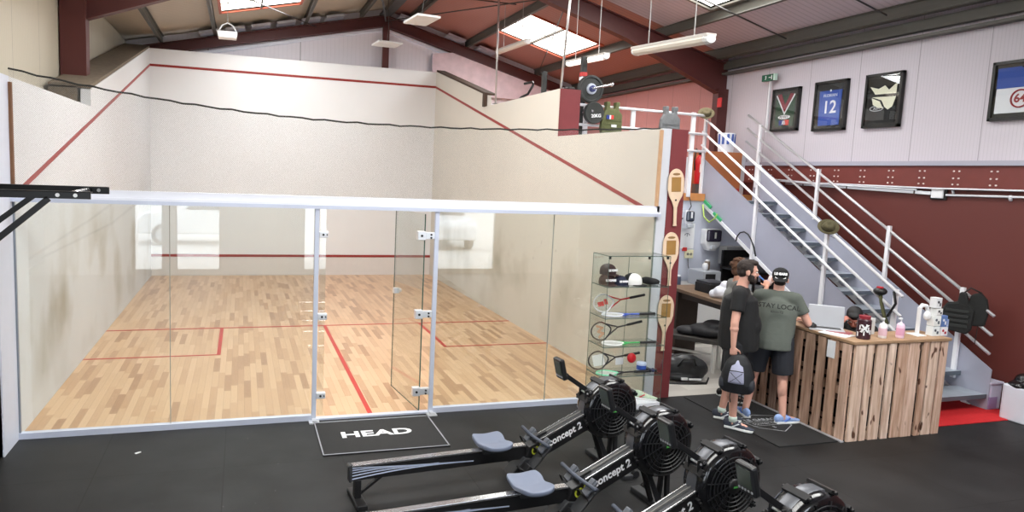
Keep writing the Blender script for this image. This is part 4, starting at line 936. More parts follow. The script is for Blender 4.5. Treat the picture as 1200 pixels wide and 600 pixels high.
# --- backpack held in the hand
BPS = .87
M_bp = T(6.80, -1.20, .60) @ RZ(math.radians(-42)) @ RY(.04)
bp = thing('backpack', 'black backpack with pale grey front held by the bearded man', 'backpack', (6.715, -1.175, .635), math.radians(-46))
b = B()
for z, rx, ry in [(0,0,0)]: pass
def bagring(z, w, d): return (0, 0, z, w, d)
b.loft([bagring(-.235,.12,.06), bagring(-.225,.165,.095), bagring(-.12,.19,.12), bagring(.0,.175,.115), bagring(.12,.135,.09), bagring(.20,.085,.055), bagring(.225,.04,.03)], 24)
obj('main_compartment', b, G('black nylon', (24, 25, 30), .6, bump=.4, bscale=30), bp, local=True, remesh=.009, smooth=True, sm=4)
lav = G('pale lavender nylon', (168, 170, 196), .6, noise=.15, bump=.3, bscale=25)
fp = B()
n = 10
def fpan(u, v):
    z = -.10+.26*v; x = (u-.5)*2*(.085-.045*v**2); y = -(.122-.10*max(0, v-.25)**1.5)*math.sqrt(max(.05, 1-(x/.19)**2))-.012*math.sin(PI*u); return (x, y, z)
fo_ = obj('front_panel', fp.sheet(fpan, 10, 10), lav, bp, local=True, smooth=True, solid=.006)
cd = B()
for s in (-1, 1):
    cd.tube([(s*.065,-.145,.03), (0,-.150,-.03), (s*.060,-.150,-.08)], .004, 6); cd.tube([(s*.075,-.135,.045), (-s*.0,-.14,.05)], .006, 6)
obj('bungee_cord', cd, black_p, fo_, local=True)
obj('haul_loop', B().tube([(-.02,-.01,.215), (-.028,-.01,.255), (0,-.01,.275), (.028,-.01,.255), (.02,-.01,.215)], .008, 8), black_p, bp, local=True, smooth=True)
for s in (-1, 1):
    obj('shoulder_strap', B().tube([(s*.05,.06,.20), (s*.13,.12,.10), (s*.17,.12,-.05), (s*.13,.07,-.20)], .018, 8, flat=.3), black_p, bp, local=True, smooth=True)
    obj('dangling_strap', B().tube([(s*.06,.03,-.22), (s*.065,-.01,-.30), (s*.05,-.02,-.36)], .006, 6), black_p, bp, local=True)
    obj('side_pocket', B().sph((s*.155,-.01,-.13), (.045,.075,.085)), G('dark mesh', (44, 46, 54), .7), bp, local=True, smooth=True)

bp.scale = (BPS, BPS, BPS)
# ================================================================ DETAILS
def along(p, d, n): return [tuple(V(p)+V(d)*i/n) for i in range(n+1)]
# framed jerseys on the right cladding: y0 (far) .. y1 (near), z0..z1
fr_m = G('black frame', (24, 24, 22), .35); backing_m = G('charcoal backing', (38, 38, 36), .6); fglass = glassmat('picture glass', (.97, .98, .98), .05)
XW = XR-.03
def frame(y0, y1, z0, z1, label):
    t = thing('framed_jersey', label, 'framed jersey', (XW, (y0+y1)/2, z0), 0, 'framed jerseys on the pale cladding')
    b = B(); w = .035
    b.box(XW-.03, XW+.028, y1, y0, z0, z0+w).box(XW-.03, XW+.028, y1, y0, z1-w, z1).box(XW-.03, XW+.028, y1, y1+w, z0, z1).box(XW-.03, XW+.028, y0-w, y0, z0, z1)
    obj('frame', b, fr_m, t); obj('backing', B().box(XW-.004, XW+.02, y1+w, y0-w, z0+w, z1-w), backing_m, t)
    obj('front_pane', B().box(XW-.026, XW-.024, y1+w, y0-w, z0+w, z1-w), fglass, t); return t
def shp(poly, x=XW-.006, th=.006): return B().prism(poly, 'x', x-th, x)
def P2(y0, y1, z0, z1): # frame-relative polygon mapper: u left(far)->right(near), v bottom->top
    return lambda pts: [(y0+(y1-y0)*u, z0+(z1-z0)*v) for u, v in pts]
red_w = G('wine cloth', (132, 32, 48), .8); grn = G('bottle green cloth', (30, 66, 46), .8); blu = G('jersey blue', (58, 88, 170), .8); wht = G('jersey white', (232, 232, 236), .8); blk = G('jersey black', (28, 28, 30), .8)
t = frame(3.10, 2.50, 3.46, 4.16, 'framed green jersey with wine V collar, first from the exit sign'); q = P2(3.04, 2.56, 3.50, 4.12)
j = obj('jersey', shp(q([(.08,.05),(.92,.05),(.95,.9),(.70,.92),(.5,.86),(.3,.92),(.05,.9)])), grn, t)
obj('collar', shp(q([(.12,.90),(.5,.42),(.88,.90),(.72,.92),(.5,.62),(.3,.92)]), XW-.013), red_w, j)
obj('collar_edge', shp(q([(.06,.88),(.5,.36),(.94,.88),(.90,.90),(.5,.42),(.10,.90)]), XW-.014), wht, j)
obj('sponsor_patch', shp(q([(.5+.28*math.cos(a), .30+.055*math.sin(a)) for a in [2*PI*i/20 for i in range(20)]]), XW-.014), wht, j)
obj('sponsor_mark', B().text('PEYREY', .06, (XW-.021, 2.80, 3.686), (0,-1,0), (0,0,1), .001), blk, j)
obj('badge', shp(q([(.28,.08),(.5,.08),(.5,.22),(.28,.22)]), XW-.014), G('flag blue', (40, 60, 140), .7), j); obj('badge', shp(q([(.5,.08),(.74,.08),(.74,.22),(.5,.22)]), XW-.014), G('flag red', (214, 56, 50), .7), j); obj('badge', shp(q([(.42,.10),(.60,.10),(.55,.21),(.46,.20)]), XW-.02), wht, j)
t = frame(2.18, 1.56, 3.42, 4.18, 'framed blue jersey with white number 12'); q = P2(2.12, 1.62, 3.46, 4.14)
j = obj('jersey', shp(q([(.10,.06),(.90,.06),(.93,.84),(.07,.84)])), blu, t)
obj('number', B().text('12', .27, (XW-.014, 1.87, 3.77), (0,-1,0), (0,0,1), .001, bold=.004), wht, j); obj('name', B().text('FLORIAN', .065, (XW-.014, 1.87, 3.955), (0,-1,0), (0,0,1), .001), wht, j)
obj('dot', B().cyl((XW-.012,1.87,4.03),(XW-.014,1.87,4.03),.018), wht, j)
t = frame(1.24, .64, 3.42, 4.18, 'framed black and cream jersey with an oval badge'); q = P2(1.18, .70, 3.46, 4.14)
j = obj('jersey', shp(q([(.04,.04),(.96,.04),(.98,.95),(.02,.95)])), blk, t); crm = G('jersey cream', (240, 236, 214), .8)
obj('cream_band', shp(q([(.05,.80),(.35,.74),(.55,.80),(.70,.70),(.95,.84),(.95,.62),(.25,.63)]), XW-.013), crm, j); obj('cream_band', shp(q([(.14,.58),(.95,.56),(.86,.36),(.72,.30),(.60,.36),(.48,.50)]), XW-.013), crm, j); obj('cream_band', shp(q([(.14,.56),(.42,.48),(.55,.33),(.35,.36),(.20,.42)]), XW-.013), crm, j)
ov = B().tube([(XW-.016, 1.02+.11*math.cos(a), 3.69+.035*math.sin(a)) for a in [2*PI*i/20 for i in range(20)]], .004, 5, closed=True); ov.text('ASM', .055, (XW-.016, 1.02, 3.69), (0,-1,0), (0,0,1), .001); obj('oval_badge', ov, wht, j)
t = frame(-.565, -1.30, 3.415, 4.11, 'framed blue and white jersey with red 64 roundel at the right edge of the photo'); q = P2(-.63, -1.25, 3.50, 4.03)
j = obj('jersey', shp(q([(.0,.0),(1,.0),(1,1),(.0,1)])), wht, t)
obj('blue_yoke', shp(q([(.0,.55),(1,.55),(1,1),(.0,1)]), XW-.013), blu, j); obj('collar', shp(q([(.42,1.0),(.58,.86),(.74,1.0),(.69,1.0),(.58,.90),(.47,1.0)]), XW-.02), blk, j)
ro = B().tube([(XW-.016, -.91+.10*math.cos(a), 3.66+.10*math.sin(a)) for a in [2*PI*i/24 for i in range(24)]], .010, 6, closed=True); ro.text('64', .135, (XW-.016, -.91, 3.66), (0,-1,0), (0,0,1), .001, bold=.004)
obj('roundel', ro, G('roundel red', (150, 36, 44), .7), j); obj('small_logo', B().prism([(-.80,3.90),(-.72,3.93),(-.76,3.89)], 'x', XW-.016, XW-.014), wht, j)
# exit signs
es = thing('exit_sign', 'green running man exit light at the top of the thin white pole', 'exit sign', (10.5, 3.15, 4.32))
obj('housing', B().box(10.46, 10.52, 3.02, 3.30, 4.31, 4.42), G('exit green', (30, 92, 70), .4), es, bevel=.006)
mk = B().sph((10.457,3.2,4.385),(.002,.014,.014)).beam((10.457,3.19,4.37),(10.457,3.21,4.335),.004,.014).beam((10.457,3.13,4.365),(10.457,3.08,4.365),.004,.014).beam((10.457,3.06,4.33),(10.457,3.06,4.40),.004,.02)
obj('running_man_mark', mk, white_p, es); obj('lit_edge', B().box(10.455, 10.52, 2.99, 3.02, 4.31, 4.42), G('exit light pale', (210, 240, 225), .4), es)
obj('pole', B().box(10.50, 10.53, 3.13, 3.16, 3.45, 4.31), wsteel, es)
simple('fire_call_sign', 'small red fire point sign on the maroon column', 'sign', B().box(10.36, 10.38, 4.20, 4.31, 3.95, 4.12), G('sign red', (200, 40, 44), .5), bevel=.003)
# conduits on the maroon wall
cs = white_paint
simple('cable_trunking', 'upper white cable run along the maroon beam above the handrails', 'cable trunking', B().tube([(10.50,3.0,2.655),(10.50,2.0,2.61),(10.50,0,2.585),(10.50,-6.5,2.62)], .011, 8).tube([(10.48,2.9,2.63),(10.48,2.0,2.595),(10.48,.2,2.56)], .009, 8), cs, smooth=True)
tr_ = thing('wall_trunking', 'lower white trunking ending at the square junction box', 'cable trunking', (10.55, 1.0, 2.53))
obj('channel', B().prism([(.03,2.50),(2.6,2.575),(2.6,2.62),(.03,2.545)], 'x', 10.52, 10.57), cs, tr_, bevel=.003)
for yy in (2.2, 1.35, .25): obj('clip', B().box(10.515, 10.572, yy, yy+.02, 2.50+.029*yy, 2.56+.029*yy), G('dark clip', (70, 66, 66), .5), tr_)
jb = thing('junction_box', 'white square junction box with black surround on the maroon wall', 'junction box', (10.55, -.07, 2.51))
obj('surround', B().box(10.54, 10.57, -.17, .05, 2.44, 2.60), black_p, jb, bevel=.01); obj('cover', B().box(10.515, 10.545, -.14, .02, 2.46, 2.585), white_p, jb, bevel=.008)
simple('conduit_pipe', 'white conduit pipe running right from the junction box', 'pipe', B().tube([(10.54,-.17,2.505),(10.54,-.9,2.515),(10.54,-6.5,2.55)], .014, 8).cyl((10.56,-.95,2.47),(10.54,-.95,2.53),.02).cyl((10.56,-.25,2.53),(10.54,-.25,2.57),.015), cs, smooth=True)
# lamps on the roof
tubeg = G('prismatic lamp cover', (222, 214, 202), .35, emit=0); lit = G('lit lamp cover', (255, 246, 232), .4, emit=2.2)
def tube_lamp(x, y0, y1, z0, z1, label, lit_=False, wires=True, wz=5.5):
    t = thing('fluorescent_lamp', label, 'fluorescent lamp', (x, (y0+y1)/2, z0), 0, 'tube lamps hung from the roof')
    d = V((0, y1-y0, z1-z0)).normalized(); p0, p1 = V((x,y0,z0)), V((x,y1,z1))
    obj('diffuser', B().tube([p0+d*.03, p1-d*.03], .062, 10, flat=.72), lit if lit_ else tubeg, t, smooth=False)
    obj('tray', B().beam(p0+V((0,0,.035)), p1+V((0,0,.035)), .11, .03), G('lamp tray', (196, 190, 184), .5), t, bevel=.004)
    for p, dd in ((p0, d), (p1, -d)): obj('end_cap', B().tube([p, p+dd*.05], [.05, .066], 10, flat=.75), white_p, t)
    for f in (.2, .8):
        p = p0.lerp(p1, f); obj('suspension_wire', B().cyl(p+V((0,0,.05)), (p.x, p.y, roof_z(p.x)-.02), .006, n=6), G('wire grey', (170, 168, 166), .5), t)
tube_lamp(6.02, .05, -1.27, 3.93, 3.85, 'large white tube lamp hung nearest in front of the maroon rafter')
tube_lamp(7.1, 3.95, 2.65, 4.42, 4.36, 'lit tube lamp hung above the weight plates', True)
tube_lamp(6.9, 6.85, 5.25, 5.03, 4.98, 'dim tube lamp hung beside the left edge of the skylight')
def panel_lamp(c, w, d, rz, label):
    t = thing('panel_lamp', label, 'panel lamp', c, rz, 'square panel lamps over the court')
    obj('panel', B().box(-w/2, w/2, -d/2, d/2, -.02, .02), white_p, t, local=True, bevel=.006); obj('gear_box', B().box(-.08, .08, -.08, .08, .02, .06), white_p, t, local=True, bevel=.005)
    x, y, z = c; obj('cord', B().tube([(0,0,.06), (.03,0,.35), (0,0,roof_z(x)-z-.02)], .007, 6), G('cord grey', (90, 88, 86), .6), t, local=True)
    obj('hook_loop', B().tube([(.05+.04*math.cos(a), 0, .45+.04*math.sin(a)) for a in [2*PI*i/12 for i in range(12)]], .005, 5, closed=True), black_m, t, local=True)
panel_lamp((4.87, 5.2, 5.15), .42, .75, .1, 'white square panel lamp hung nearer the camera over the court')
panel_lamp((5.0, 8.9, 5.35), .55, .60, .1, 'white square panel lamp hung in front of the gable post')
fl_t = thing('floodlight', 'small white box floodlight hung over the left of the court', 'floodlight', (1.68, 5.0, 4.55))
obj('housing', B().prism([(1.54,4.50),(1.81,4.50),(1.83,4.60),(1.52,4.60)], 'y', 4.9, 5.12), white_p, fl_t, bevel=.008)
obj('bracket', B().tube([(1.54,5,4.60),(1.60,5,4.70),(1.68,5,4.74),(1.76,5,4.70),(1.82,5,4.60)], .010, 6), white_p, fl_t); obj('cord', B().cyl((1.68,5,4.74),(1.68,5,roof_z(1.68)-.02),.006,n=6), steel_grey, fl_t)
for (p, q_), lb in ((((6.46,5.64,3.86),(6.5,5.83,5.95)), 'steel hanger rod rising from the notch of the court wall'), (((6.50,2.91,3.84),(6.56,2.79,6.0)), 'steel hanger rod rising from the maroon end of the court wall')):
    t = thing('hanger_rod', lb, 'rod', p); obj('rod', B().cyl(p, q_, .018, n=10), G('bright steel', (196, 192, 190), .35, .6), t, smooth=True); obj('foot_plate', B().cbox((p[0], p[1], p[2]+.006), (.09,.09,.012)), steel_grey, t)
# weights and gear on the mezzanine edge
rubberm = G('plate rubber', (44, 46, 44), .6, noise=.2)
rk = thing('storage_upright', 'dark steel rack upright with hazard band holding the weight plates', 'rack', (7.0, 3.2, 2.36))
obj('upright', B().box(6.97, 7.05, 3.16, 3.24, 2.36, 4.42), G('rack charcoal', (44, 46, 46), .5), rk, bevel=.004); obj('band', B().box(6.965, 7.055, 3.155, 3.245, 4.12, 4.18), G('band red', (190, 52, 48), .5), rk); obj('band', B().box(6.965, 7.055, 3.155, 3.245, 4.06, 4.11), white_p, rk)
for z in (3.90, 3.56): obj('peg', B().cyl((7.01,3.16,z),(7.01,2.82,z),.018), silver, rk)
obj('peg', B().cyl((7.01,2.82,3.90),(7.30,2.80,3.97),.016).sph((7.30,2.80,3.97),.03), silver, rk)
wp = thing('weight_plate', 'large black weight plate with silver hub at the top of the rack', 'weight plate', (7.0, 2.9, 3.9), 0, 'weight plates on the rack')
PM = T(7.02, 2.95, 3.90) @ RX(PI/2)
obj('disc', B().lathe([(.06,-.03),(.165,-.03),(.175,-.045),(.20,-.045),(.21,-.03),(.21,.03),(.20,.045),(.175,.045),(.165,.03),(.06,.03)], PM, 36), rubberm, wp, smooth=False)
obj('hub_ring', B().lathe([(.03,-.05),(.08,-.05),(.085,-.03),(.085,.03),(.08,.05),(.03,.05)], PM, 24, False), G('pale steel hub', (206, 212, 224), .3, .4), wp); obj('hub_core', B().cyl((7.02,2.87,3.9),(7.02,3.0,3.9),.05), G('blue core', (52, 60, 108), .4), wp)
wp = thing('weight_plate', 'smaller black weight plate with white mark below the silver hubbed one', 'weight plate', (7.0, 2.88, 3.56), 0, 'weight plates on the rack')
PM = T(7.06, 2.88, 3.535) @ RX(PI/2)
obj('disc', B().lathe([(.0,-.03),(.06,-.035),(.13,-.03),(.14,-.045),(.155,-.045),(.165,-.03),(.165,.03),(.155,.045),(0,.03)], PM, 36), rubberm, wp); obj('print', B().text('20KG', .07, (7.08,2.828,3.49), (1,0,.1), (0,0,1), .002, bold=.002), white_p, wp)
mt_ = thing('exercise_bench', 'dark gym bench with curved bar behind the court wall notch', 'bench', (6.85, 4.6, 2.36))
obj('upright', B().box(6.75, 6.82, 4.15, 4.22, 2.36, 4.30), G('rack charcoal', (44,46,46), .5), mt_); obj('pad', B().box(6.76, 6.9, 3.2, 4.9, 3.82, 3.95), black_p, mt_, bevel=.03)
obj('bar', B().tube([(6.8,5.6,3.86),(6.8,5.2,3.97),(6.8,4.9,4.0),(6.85,4.8,4.15),(6.9,4.95,4.22),(6.8,5.1,4.20)], .022, 8), black_m, mt_, smooth=True); obj('post', B().box(6.78, 6.82, 4.95, 4.99, 2.36, 3.9), black_m, mt_)
def vest(x, z, c, label, mark):
    t = thing('weight_vest', label, 'vest', (x, 2.92, z), 0, 'vests hung on the guard rail'); m = G('vest %s' % (c,), c, .85, noise=.35, nscale=14, bump=.4, bscale=40)
    b = B().prism([(-.17,-.36),(.15,-.36),(.17,-.28),(.16,-.02),(.10,.04),(.10,.16),(.04,.16),(.03,.06),(-.05,.06),(-.07,.16),(-.12,.16),(-.13,.04),(-.18,-.04),(-.20,-.25)], 'y', -.045, .035)
    o = obj('shell', b, m, t, local=True, bevel=.018)
    obj('shoulder_strap', B().box(-.125,-.065,-.05,.05,.10,.165), m, t, local=True, bevel=.01); obj('shoulder_strap', B().box(.04,.105,-.05,.05,.10,.165), m, t, local=True, bevel=.01)
    for zz in (-.30,-.24,-.18,-.12): obj('webbing', B().box(-.16,.14,-.052,-.045,zz,zz+.025), m, o, local=True)
    if mark:
        obj('flag_patch', B().box(-.12,-.07,-.058,-.05,-.10,-.04), G('flag blue', (40, 60, 140), .7), o, local=True); obj('flag_patch', B().box(-.07,-.045,-.058,-.05,-.10,-.04), white_p, o, local=True); obj('flag_patch', B().box(-.045,.0,-.058,-.05,-.10,-.04), G('flag red', (214,56,50), .7), o, local=True)
        obj('name_patch', B().box(-.03,.06,-.058,-.05,-.22,-.18), white_p, o, local=True)
vest(7.40, 3.56, (94, 98, 62), 'olive green plate vest with a small tricolour patch on the guard rail', True)
vest(8.45, 3.56, (112, 114, 116), 'grey camouflage vest hung on the guard rail above the wall end', False)
def hat(c, loc, label, tilt=0.0):
    m = G('hat %s' % (c,), c, .9, noise=.5, nscale=14); m2 = G('hat band %s' % (c,), (44, 40, 34), .8)
    t = thing('brimmed_hat', label, 'hat', loc, math.radians(-50)); t.rotation_euler = (math.radians(58), tilt, math.radians(-30)); t.scale = (.78, .78, .85)
    obj('brim', B().lathe([(.09,0),(.155,.012),(.170,.03),(.165,.038),(.09,.012)], Matrix.Diagonal((1,.85,1,1)), 28, False), m, t, local=True, smooth=True)
    cw_ = obj('crown', B().lathe([(.105,0),(.10,.05),(.090,.09),(.070,.11),(.03,.102),(0,.098)], Matrix.Diagonal((1,.85,1,1)), 28, False), m, t, local=True, smooth=True)
    obj('band', B().lathe([(.107,.004),(.104,.03)], Matrix.Diagonal((1,.85,1,1)), 28, False), m2, cw_, local=True)
    obj('chin_cord', B().tube([(.1,0,0),(.16,-.12,-.01),(.08,-.19,0),(.0,-.14,0)], .004, 6), m2, t, local=True)
hat((88, 82, 58), (9.21, .34, 2.02), 'olive felt hat hung on a stair post above the counter'); hat((104, 94, 70), (9.17, 3.00, 3.66), 'camouflage hat hung on the top corner post of the stairs')
# top of stairs: box, drum, extinguisher, board
cbx = thing('plywood_box', 'large orange brown plywood box at the head of the stairs', 'box', (10.05, 3.75, 2.36))
obj('panel', B().box(9.62, 10.44, 3.60, 4.0, 2.36, 3.10), G('orange plywood', (172, 104, 64), .6, noise=.25, nscale=3), cbx, bevel=.004); obj('end_strip', B().box(10.44, 10.52, 3.60, 4.0, 2.36, 3.10), G('grey end panel', (190, 190, 196), .5), cbx)
obj('red_mat', B().box(9.66, 10.40, 3.56, 3.60, 2.36, 2.46), G('red floor mat', (176, 32, 36), .7), cbx)
dm = thing('water_drum', 'blue and white striped tub standing on the plywood box', 'tub', (10.2, 3.72, 3.10))
obj('tub', B().lathe([(0,0),(.13,0),(.155,.32),(.15,.34),(0,.34)], T(10.2,3.76,3.10), 24, False), G('white tub', (226, 230, 238), .4), dm, smooth=False); 
for k in range(7): obj('stripe', B().lathe([(.146,.14),(.156,.31)], T(10.2,3.76,3.10)@RZ(k*2*PI/7), 28, False) if False else B().cbox((10.2+.150*math.cos(-PI+k*.55), 3.76+.150*math.sin(-PI+k*.55), 3.33), (.012,.04,.18), RZ(-PI+k*.55)), G('stripe blue', (62, 90, 168), .5), dm)
ex = thing('fire_extinguisher', 'red fire extinguisher at the top step beside the white board', 'fire extinguisher', (9.42, 3.5, 2.36))
obj('cylinder', B().lathe([(0,0),(.07,.0),(.075,.04),(.075,.40),(.05,.47),(.02,.50),(0,.50)], T(9.50,3.52,2.52), 20, False), G('extinguisher red', (206, 26, 34), .3), ex, smooth=True); obj('valve', B().cyl((9.50,3.52,3.0),(9.50,3.52,3.07),.02).beam((9.44,3.52,3.08),(9.56,3.52,3.08),.02,.02), black_m, ex)
obj('label_plate', B().box(9.46,9.53,3.43,3.45,2.72,2.86), white_p, ex); obj('hose', B().tube([(9.50,3.52,3.05),(9.40,3.50,3.12),(9.38,3.50,2.95),(9.40,3.5,2.75)], .012, 8), black_p, ex, smooth=True); obj('wall_bracket', B().box(9.44,9.56,3.50,3.6,2.36,2.52), steel_grey, ex)
simple('white_board', 'plain white board standing at the mezzanine edge behind the end post', 'board', B().box(8.78, 9.12, 3.20, 3.23, 2.36, 2.96), white_paint, bevel=.004)
simple('orange_mezzanine_lining', 'orange board lining on the mezzanine behind the guard posts', 'board', B().box(8.6, 9.35, 4.2, 4.23, 2.36, 3.15), G('orange board', (206, 110, 66), .6, noise=.2))
simple('red_poster', 'red poster seen through the guard rail beside the end post', 'poster', B().box(8.7, 8.98, 4.15, 4.19, 3.0, 3.36), G('poster red', (186, 60, 62), .6))
# dispensers etc. on the storage wall
def dispenser(x, z, label, c1, c2, w=.30, h=.36):
    t = thing('soap_dispenser', label, 'dispenser', (x, 2.98, z)); 
    obj('back_body', B().prism([(x-w/2,z+h/2),(x+w/2,z+h/2),(x+w/2,z-h*.2),(x+w*.25,z-h/2),(x-w*.25,z-h/2),(x-w/2,z-h*.2)], 'y', 2.88, 3.03), c2, t, bevel=.02)
    obj('front_cover', B().prism([(x-w*.47,z+h*.48),(x+w*.47,z+h*.48),(x+w*.47,z-.03),(x-w*.47,z-.03)], 'y', 2.84, 2.9), c1, t, bevel=.03); obj('painted_highlight', B().box(x-.01,x+.02,2.832,2.842,z+.03,z+.13), white_p, t); obj('push_lever', B().box(x-.06,x+.06,2.83,2.88,z-h*.42,z-h*.25), G('light grey plastic', (190,194,200), .4), t, bevel=.01)  # white strip painted in as a highlight on the dark cover
dispenser(9.42, 1.60, 'large dark fronted white paper dispenser on the grey wall', G('smoked plum plastic', (46, 40, 58), .15), white_p)
dispenser(8.93, 1.93, 'slim chrome and dark soap dispenser above the wall poster', G('smoked plastic', (60, 66, 80), .15), chrome, .16, .30)
po = thing('wall_poster', 'white poster with a small drawing on the grey wall', 'poster', (9.0, 3.0, 1.67)); obj('sheet', B().box(8.86, 9.14, 3.015, 3.03, 1.44, 1.86), white_p, po)
obj('drawing', B().tube([(9.0+.045*math.cos(a),3.012,1.66+.035*math.sin(a)) for a in [PI*i/10 for i in range(11)]], .006, 6).cyl((9.0,3.012,1.64),(9.0,3.012,1.69),.006), G('ink grey', (120,122,128), .6), po)
sk = thing('socket_box', 'cream socket plate with red switch under the poster', 'socket', (9.05, 3.0, 1.36)); obj('plate', B().box(8.98, 9.14, 3.0, 3.03, 1.28, 1.42), G('cream plastic', (232, 226, 190), .5), sk, bevel=.005)
obj('socket_face', B().cyl((9.03,3.0,1.35),(9.03,2.99,1.35),.022).cyl((9.09,3.0,1.35),(9.09,2.99,1.35),.022), G('socket grey', (120, 118, 110), .5), sk); obj('red_switch', B().box(8.93,9.0,2.99,3.03,1.40,1.46), G('switch red', (190,50,46), .5), sk); obj('cable', B().tube([(9.04,3.0,1.28),(9.04,2.98,1.15),(9.1,2.97,1.0),(9.2,2.95,.92)], .006, 6), black_p, sk)
# low cabinets and plinth behind the wooden table
lc = thing('low_cabinet', 'white low cabinet with grey plinth behind the wooden table', 'cabinet', (8.4, 2.65, 0)); obj('body', B().box(7.5, 9.25, 2.30, 3.0, .12, .86), G('white laminate', (216, 216, 216), .4), lc, bevel=.004); obj('plinth', B().box(7.5, 9.25, 2.36, 3.0, 0, .12), G('grey plinth', (120, 118, 114), .6), lc)
for xx in (7.52, 8.10, 8.68):
    d_ = obj('door', B().box(xx, xx+.555, 2.28, 2.30, .14, .84), G('white laminate door', (226, 226, 226), .35), lc, bevel=.003); obj('handle', B().cyl((xx+.30,2.26,.62),(xx+.30,2.26,.74),.006).sph((xx+.30,2.265,.68),(.008,.014,.03)), steel_grey, d_)
obj('worktop', B().box(7.48, 9.27, 2.26, 3.0, .86, .90), G('grey worktop', (150, 148, 146), .4), lc)
mw = thing('microwave', 'silver and white microwave oven on the worktop by the grey wall', 'microwave', (9.2, 2.7, .9)); obj('case', B().box(8.92, 9.25, 2.40, 2.8, .90, 1.14), G('silver case', (176, 180, 186), .35, .3), mw, bevel=.01); obj('door_glass', B().box(8.96, 9.14, 2.39, 2.40, .94, 1.10), black_p, mw); obj('dial', B().cyl((9.20,2.40,.98),(9.20,2.38,.98),.02), white_p, mw)
# wooden table at the storage edge
wt_m = G('dark worn wood', (112, 88, 66), .6, noise=.4, nscale=6); wt2 = G('dark stained leg', (58, 46, 38), .7, noise=.3, nscale=6)
wt = thing('wooden_table', 'heavy dark wooden table with plank top between storage wall and men', 'table', (8.2, 1.4, 0))
obj('tabletop', B().prism([(7.98,2.02),(8.55,2.02),(8.42,.55),(7.88,.55)], 'z', .955, 1.0), wt_m, wt, bevel=.004); obj('leg', B().box(8.04, 8.40, 1.78, 1.92, 0, .955), wt2, wt, bevel=.004); obj('leg', B().box(8.28, 8.40, .57, .66, 0, .955), wt2, wt); obj('rail', B().box(8.10, 8.16, .70, 1.78, .84, .955), wt2, wt)
# things on the table
bc = thing('black_crate', 'black plastic crate of jars on the wooden table', 'crate', (8.2, 1.45, 1.0)); obj('crate', B().box(8.14, 8.45, 1.22, 1.55, 1.0, 1.13), black_p, bc, bevel=.01); obj('lid', B().box(8.15, 8.44, 1.23, 1.54, 1.13, 1.16), G('dark lid', (48, 48, 52), .3), bc, bevel=.008)
simple('plastic_bag', 'crumpled white plastic bag on the table beside the curly haired person', 'bag', B().sph((8.10,.92,1.08),(.11,.10,.09)).sph((8.14,.90,1.17),(.07,.06,.07)).sph((8.04,.98,1.05),(.07,.07,.06)).sph((8.18,.86,1.22),(.03,.03,.04)), G('white film', (222, 224, 232), .35, bump=.8, bscale=12), remesh=.010, smooth=True)
for k, (xx, yy, h, c) in enumerate([(8.30,2.45,.20,(170,60,52)), (8.40,2.50,.14,(228,228,230)), (8.50,2.46,.18,(70,78,96)), (9.05,2.55,.12,(210,212,216)), (9.14,2.62,.16,(96,82,70))]):
    zz = .90 if k < 3 else 1.14; jar = thing('kitchen_jar', ['red jar at the left end of the worktop','white jar beside the red jar','slate blue jar beside the white jar','pale jar on the microwave','brown jar on the microwave'][k], 'jar', (xx,yy,zz), 0, 'jars by the grey wall')
    obj('jar', B().lathe([(0,0),(.04,0),(.045,.02),(.045,h*.8),(.03,h*.9)], T(xx,yy,zz), 16), G('jar %s' % (c,), c, .35), jar, smooth=True); obj('lid', B().lathe([(.032,h*.88),(.032,h),(0,h)], T(xx,yy,zz), 16), white_p, jar)
# bench, bags
bn = thing('low_bench', 'dark low bench with pale frame behind the men', 'bench', (7.9, .9, 0)); obj('seat', B().prism([(7.42,1.30),(7.75,1.55),(8.25,.97),(7.95,.70)], 'z', .40, .46), G('dark bench top', (52, 48, 44), .7), bn, bevel=.01); obj('rail', B().beam((7.60,1.42,.22),(8.06,.88,.22),.03,.03), G('pale steel', (206,204,198), .4), bn)
for p in ((7.5,1.32),(7.72,1.5),(8.18,.97),(7.95,.78)): obj('leg', B().box(p[0]-.02,p[0]+.02,p[1]-.02,p[1]+.02,0,.40), G('pale steel', (206,204,198), .4), bn)
bk1 = simple('folded_jacket', 'heap of black jackets on the low bench', 'jacket', B().sph((7.98,.98,.54),(.26,.18,.10),RZ(-.8)).sph((8.04,.92,.62),(.16,.14,.08),RZ(-.8)).sph((7.80,1.15,.51),(.17,.13,.07),RZ(-.8)), G('black quilt', (32, 31, 33), .6, bump=.7, bscale=14), remesh=.014, smooth=True)
df = thing('duffel_bag', 'black duffel bag with white print lying on the pale plank floor', 'bag', (7.38, .62, 0), math.radians(-14))
b = B(); b.sph((0,.02,.17),(.27,.17,.165)); b.sph((.12,0,.15),(.20,.16,.14)); b.sph((-.15,.02,.16),(.15,.15,.14)); b.sph((-.02,0,.06),(.30,.20,.06)); obj('body', b, G('black ripstop', (30, 31, 33), .45, bump=.8, bscale=9), df, local=True, remesh=.012, smooth=True)
obj('zip', B().tube([(-.24,.0,.24),(-.1,-.02,.325),(.1,-.02,.325),(.27,0,.23)], .006, 6), steel_grey, df, local=True); obj('carry_handle', B().tube([(-.12,-.12,.20),(-.08,-.17,.30),(.06,-.17,.31),(.12,-.12,.20)], .013, 8), black_p, df, local=True, smooth=True)
obj('shoulder_strap', B().tube([(-.30,-.05,.10),(-.37,-.12,.02),(-.25,-.24,.012),(.0,-.24,.012),(.22,-.22,.012),(.30,-.1,.05)], .016, 8, flat=.4), black_p, df, local=True, smooth=True); obj('print_label', B().box(-.10,-.02,-.212,-.19,.045,.075).box(.0,.16,-.212,-.19,.045,.065), white_p, df, local=True)
